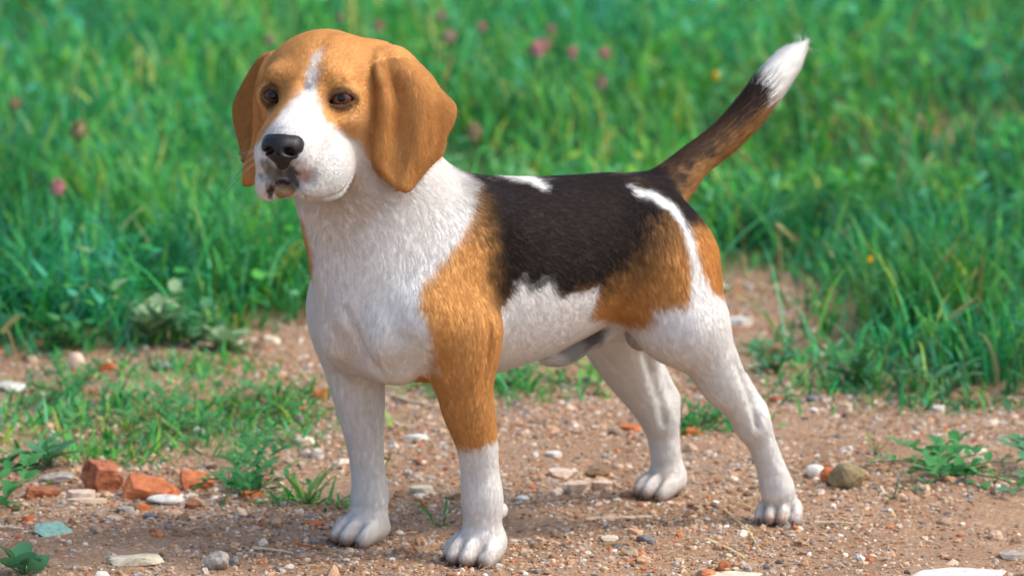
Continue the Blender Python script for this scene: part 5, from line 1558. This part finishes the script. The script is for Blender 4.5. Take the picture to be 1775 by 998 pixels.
# flowers and seed heads standing in the meadow
def mats(name, col, r=.8):
    m, nt, b = mat_new(name, col, r, .2); return m
PINK, DUSK, YEL, SEED = mats('clover_petal', (.62, .30, .30)), mats('faded_clover', (.50, .33, .27)), mats('yellow_petal', (.75, .46, .02)), mats('seed_head', (.40, .36, .16))
def florets(bm, c, r, n, ln, wd, r_):
    for k in range(n):
        z = 1 - 1.5 * (k + .5) / n; a = 2.39996 * k
        d = np.array([math.sqrt(max(0, 1 - z * z)) * math.cos(a), math.sqrt(max(0, 1 - z * z)) * math.sin(a), z])
        d += r_.normal(0, .12, 3); d /= np.linalg.norm(d)
        s_ = np.cross(d, [.2, .3, 1.0]); s_ /= np.linalg.norm(s_)
        b = c + d * r * .45; t = c + d * (r + ln * r_.uniform(.6, 1.1)); m_ = (b + t) / 2
        v = [bm.verts.new(tuple(q)) for q in (b, m_ + s_ * wd, t, m_ - s_ * wd)]
        bm.faces.new(v)
def flower(px, py, zz, r, mat, label, cat, name, group=None, seed=0, n=70, gz_=None):
    r_ = np.random.default_rng(seed)
    top = gnd(px, py, zz)
    gzv = float(ground_z(np.array([top[:2]]))[0])
    off = r_.normal(0, .012, 2)
    base = np.array([top[0] + off[0], top[1] + off[1], gzv])
    root = empty(name, base); tag(root, label, cat, group)
    hd_ = top - base
    bm = bmesh.new(); tube_into(bm, [(0, 0, 0), tuple(hd_ * .5 + np.array([0, 0, .01])), tuple(hd_)], .0016, .0011)
    finish(bm, 'stem', STEM, root)
    bm = bmesh.new(); bmesh.ops.create_icosphere(bm, subdivisions=2, radius=r * .62, matrix=Matrix.Translation(Vector(hd_)))
    florets(bm, hd_, r * .6, n, r * .55, r * .16, r_)
    finish(bm, 'flower_head', mat, root)
    for k in range(3):
        az = r_.uniform(0, 6.28)
        add_leaf(root, hd_ * r_.uniform(.3, .8), (math.cos(az), math.sin(az), .5), .022, 'oval', 'mid')
    return root
CLOV = [(932, 88, .0165, 'pink clover flower, largest and brightest of those right of the head', 0), (946, 78, .0115, 'faded clover flower touching the brightest pink one', 1), (992, 93, .0115, 'pinkish clover flower right of the brightest one', 0), (1047, 95, .0115, 'pinkish clover flower, rightmost of the upper three', 0),
        (1043, 146, .012, 'faded clover flower below the rightmost pink one', 1), (955, 53, .010, 'faded small clover flower above the brightest pink one', 1), (836, 48, .010, 'small pink clover flower above and right of the near ear', 0), (657, 47, .0095, 'pink clover flower right above the top of the head', 0),
        (765, 30, .011, 'faded clover flower near the top edge above the near ear', 1), (779, 66, .0145, 'brownish clover head just above the near ear', 1), (466, 71, .010, 'faded clover flower left of the top of the head', 1), (592, 32, .009, 'faded clover flower over the middle of the head', 1),
        (101, 328, .0135, 'pink clover flower in the tall grass at the left', 0)]
for i, (px, py, r_, lab, k) in enumerate(CLOV):
    flower(px, py, .155 if py < 200 else .15, r_, (PINK, DUSK)[k], lab, 'clover', 'clover_flower', 'clover flowers in the meadow', 40 + i)
for i, (px, py, r_, lab) in enumerate(((137, 228, .017, 'withered beige flower head in the grass at the left'), (26, 182, .012, 'withered flower head near the left edge'), (822, 232, .015, 'withered flower head just right of the near ear'))):
    flower(px, py, .15, r_, mats('withered_head', (.40, .30, .18)), lab, 'flower', 'withered_flower', 'withered flower heads in the meadow', 60 + i)
flower(1240, 132, .13, .0085, YEL, 'small yellow flower left of the white tail tip', 'flower', 'yellow_flower', None, 70, 40)
flower(1508, 450, .10, .006, YEL, 'tiny yellow flower in the tall grass at the right', 'flower', 'yellow_flower', None, 71, 40)
def seedhead(p0, p1, zz, r, label, seed=0, mat=SEED):
    """bristly grass ear between two photo points on a thin stalk"""
    r_ = np.random.default_rng(seed)
    a = gnd(*p0, zz); b = a + (gnd(p1[0], p1[1], zz) - gnd(p0[0], p0[1], zz)) * np.array([1, 0, 0]) + np.array([0, 0, -(p1[1] - p0[1]) * PX * 1.1])
    base = np.array([a[0] + r_.normal(0, .02), a[1] + .02, float(ground_z(np.array([a[:2]]))[0])])
    root = empty('seed_head', base); tag(root, label, 'grass ear')
    a, b = a - base, b - base
    bm = bmesh.new(); tube_into(bm, [(0, 0, 0), tuple(a * .6 + np.array([0, 0, .02])), tuple(a)], .0013, .0010)
    finish(bm, 'stalk', DRYSTEM, root)
    bm = bmesh.new(); tube_into(bm, [tuple(a + (b - a) * t) for t in np.linspace(0, 1, 7)], r * .7, r * .35, 6)
    for k in range(110):
        t = r_.random(); c = a + (b - a) * t; d = r_.normal(size=3); d /= np.linalg.norm(d); d = d * .8 + (b - a) / np.linalg.norm(b - a) * .6
        s_ = np.cross(d, [.1, .9, .3]); s_ /= np.linalg.norm(s_)
        q = c + d * r * 1.7
        bm.faces.new([bm.verts.new(tuple(x)) for x in (c + s_ * r * .2, q, c - s_ * r * .2)])
    finish(bm, 'ear_of_seeds', mat, root)
    return root
seedhead((2, 576), (44, 548), .05, .0038, 'yellowish bristly grass ear at the left edge above the path', 80)
seedhead((1345, 388), (1388, 420), .10, .0040, 'pale grass ear drooping in the meadow right of the rump', 81)
seedhead((1292, 478), (1276, 436), .07, .0034, 'whitish grass ear standing close behind the rump', 82)
seedhead((1282, 262), (1308, 285), .12, .0034, 'yellowish grass ear close under the tail', 83)
seedhead((1590, 200), (1618, 222), .16, .0045, 'pale grass ear at the bare patch in the upper right', 84)
seedhead((1640, 555), (1668, 515), .05, .0035, 'pale grass ear leaning in the tall grass at the right', 85)
dog = build_dog()
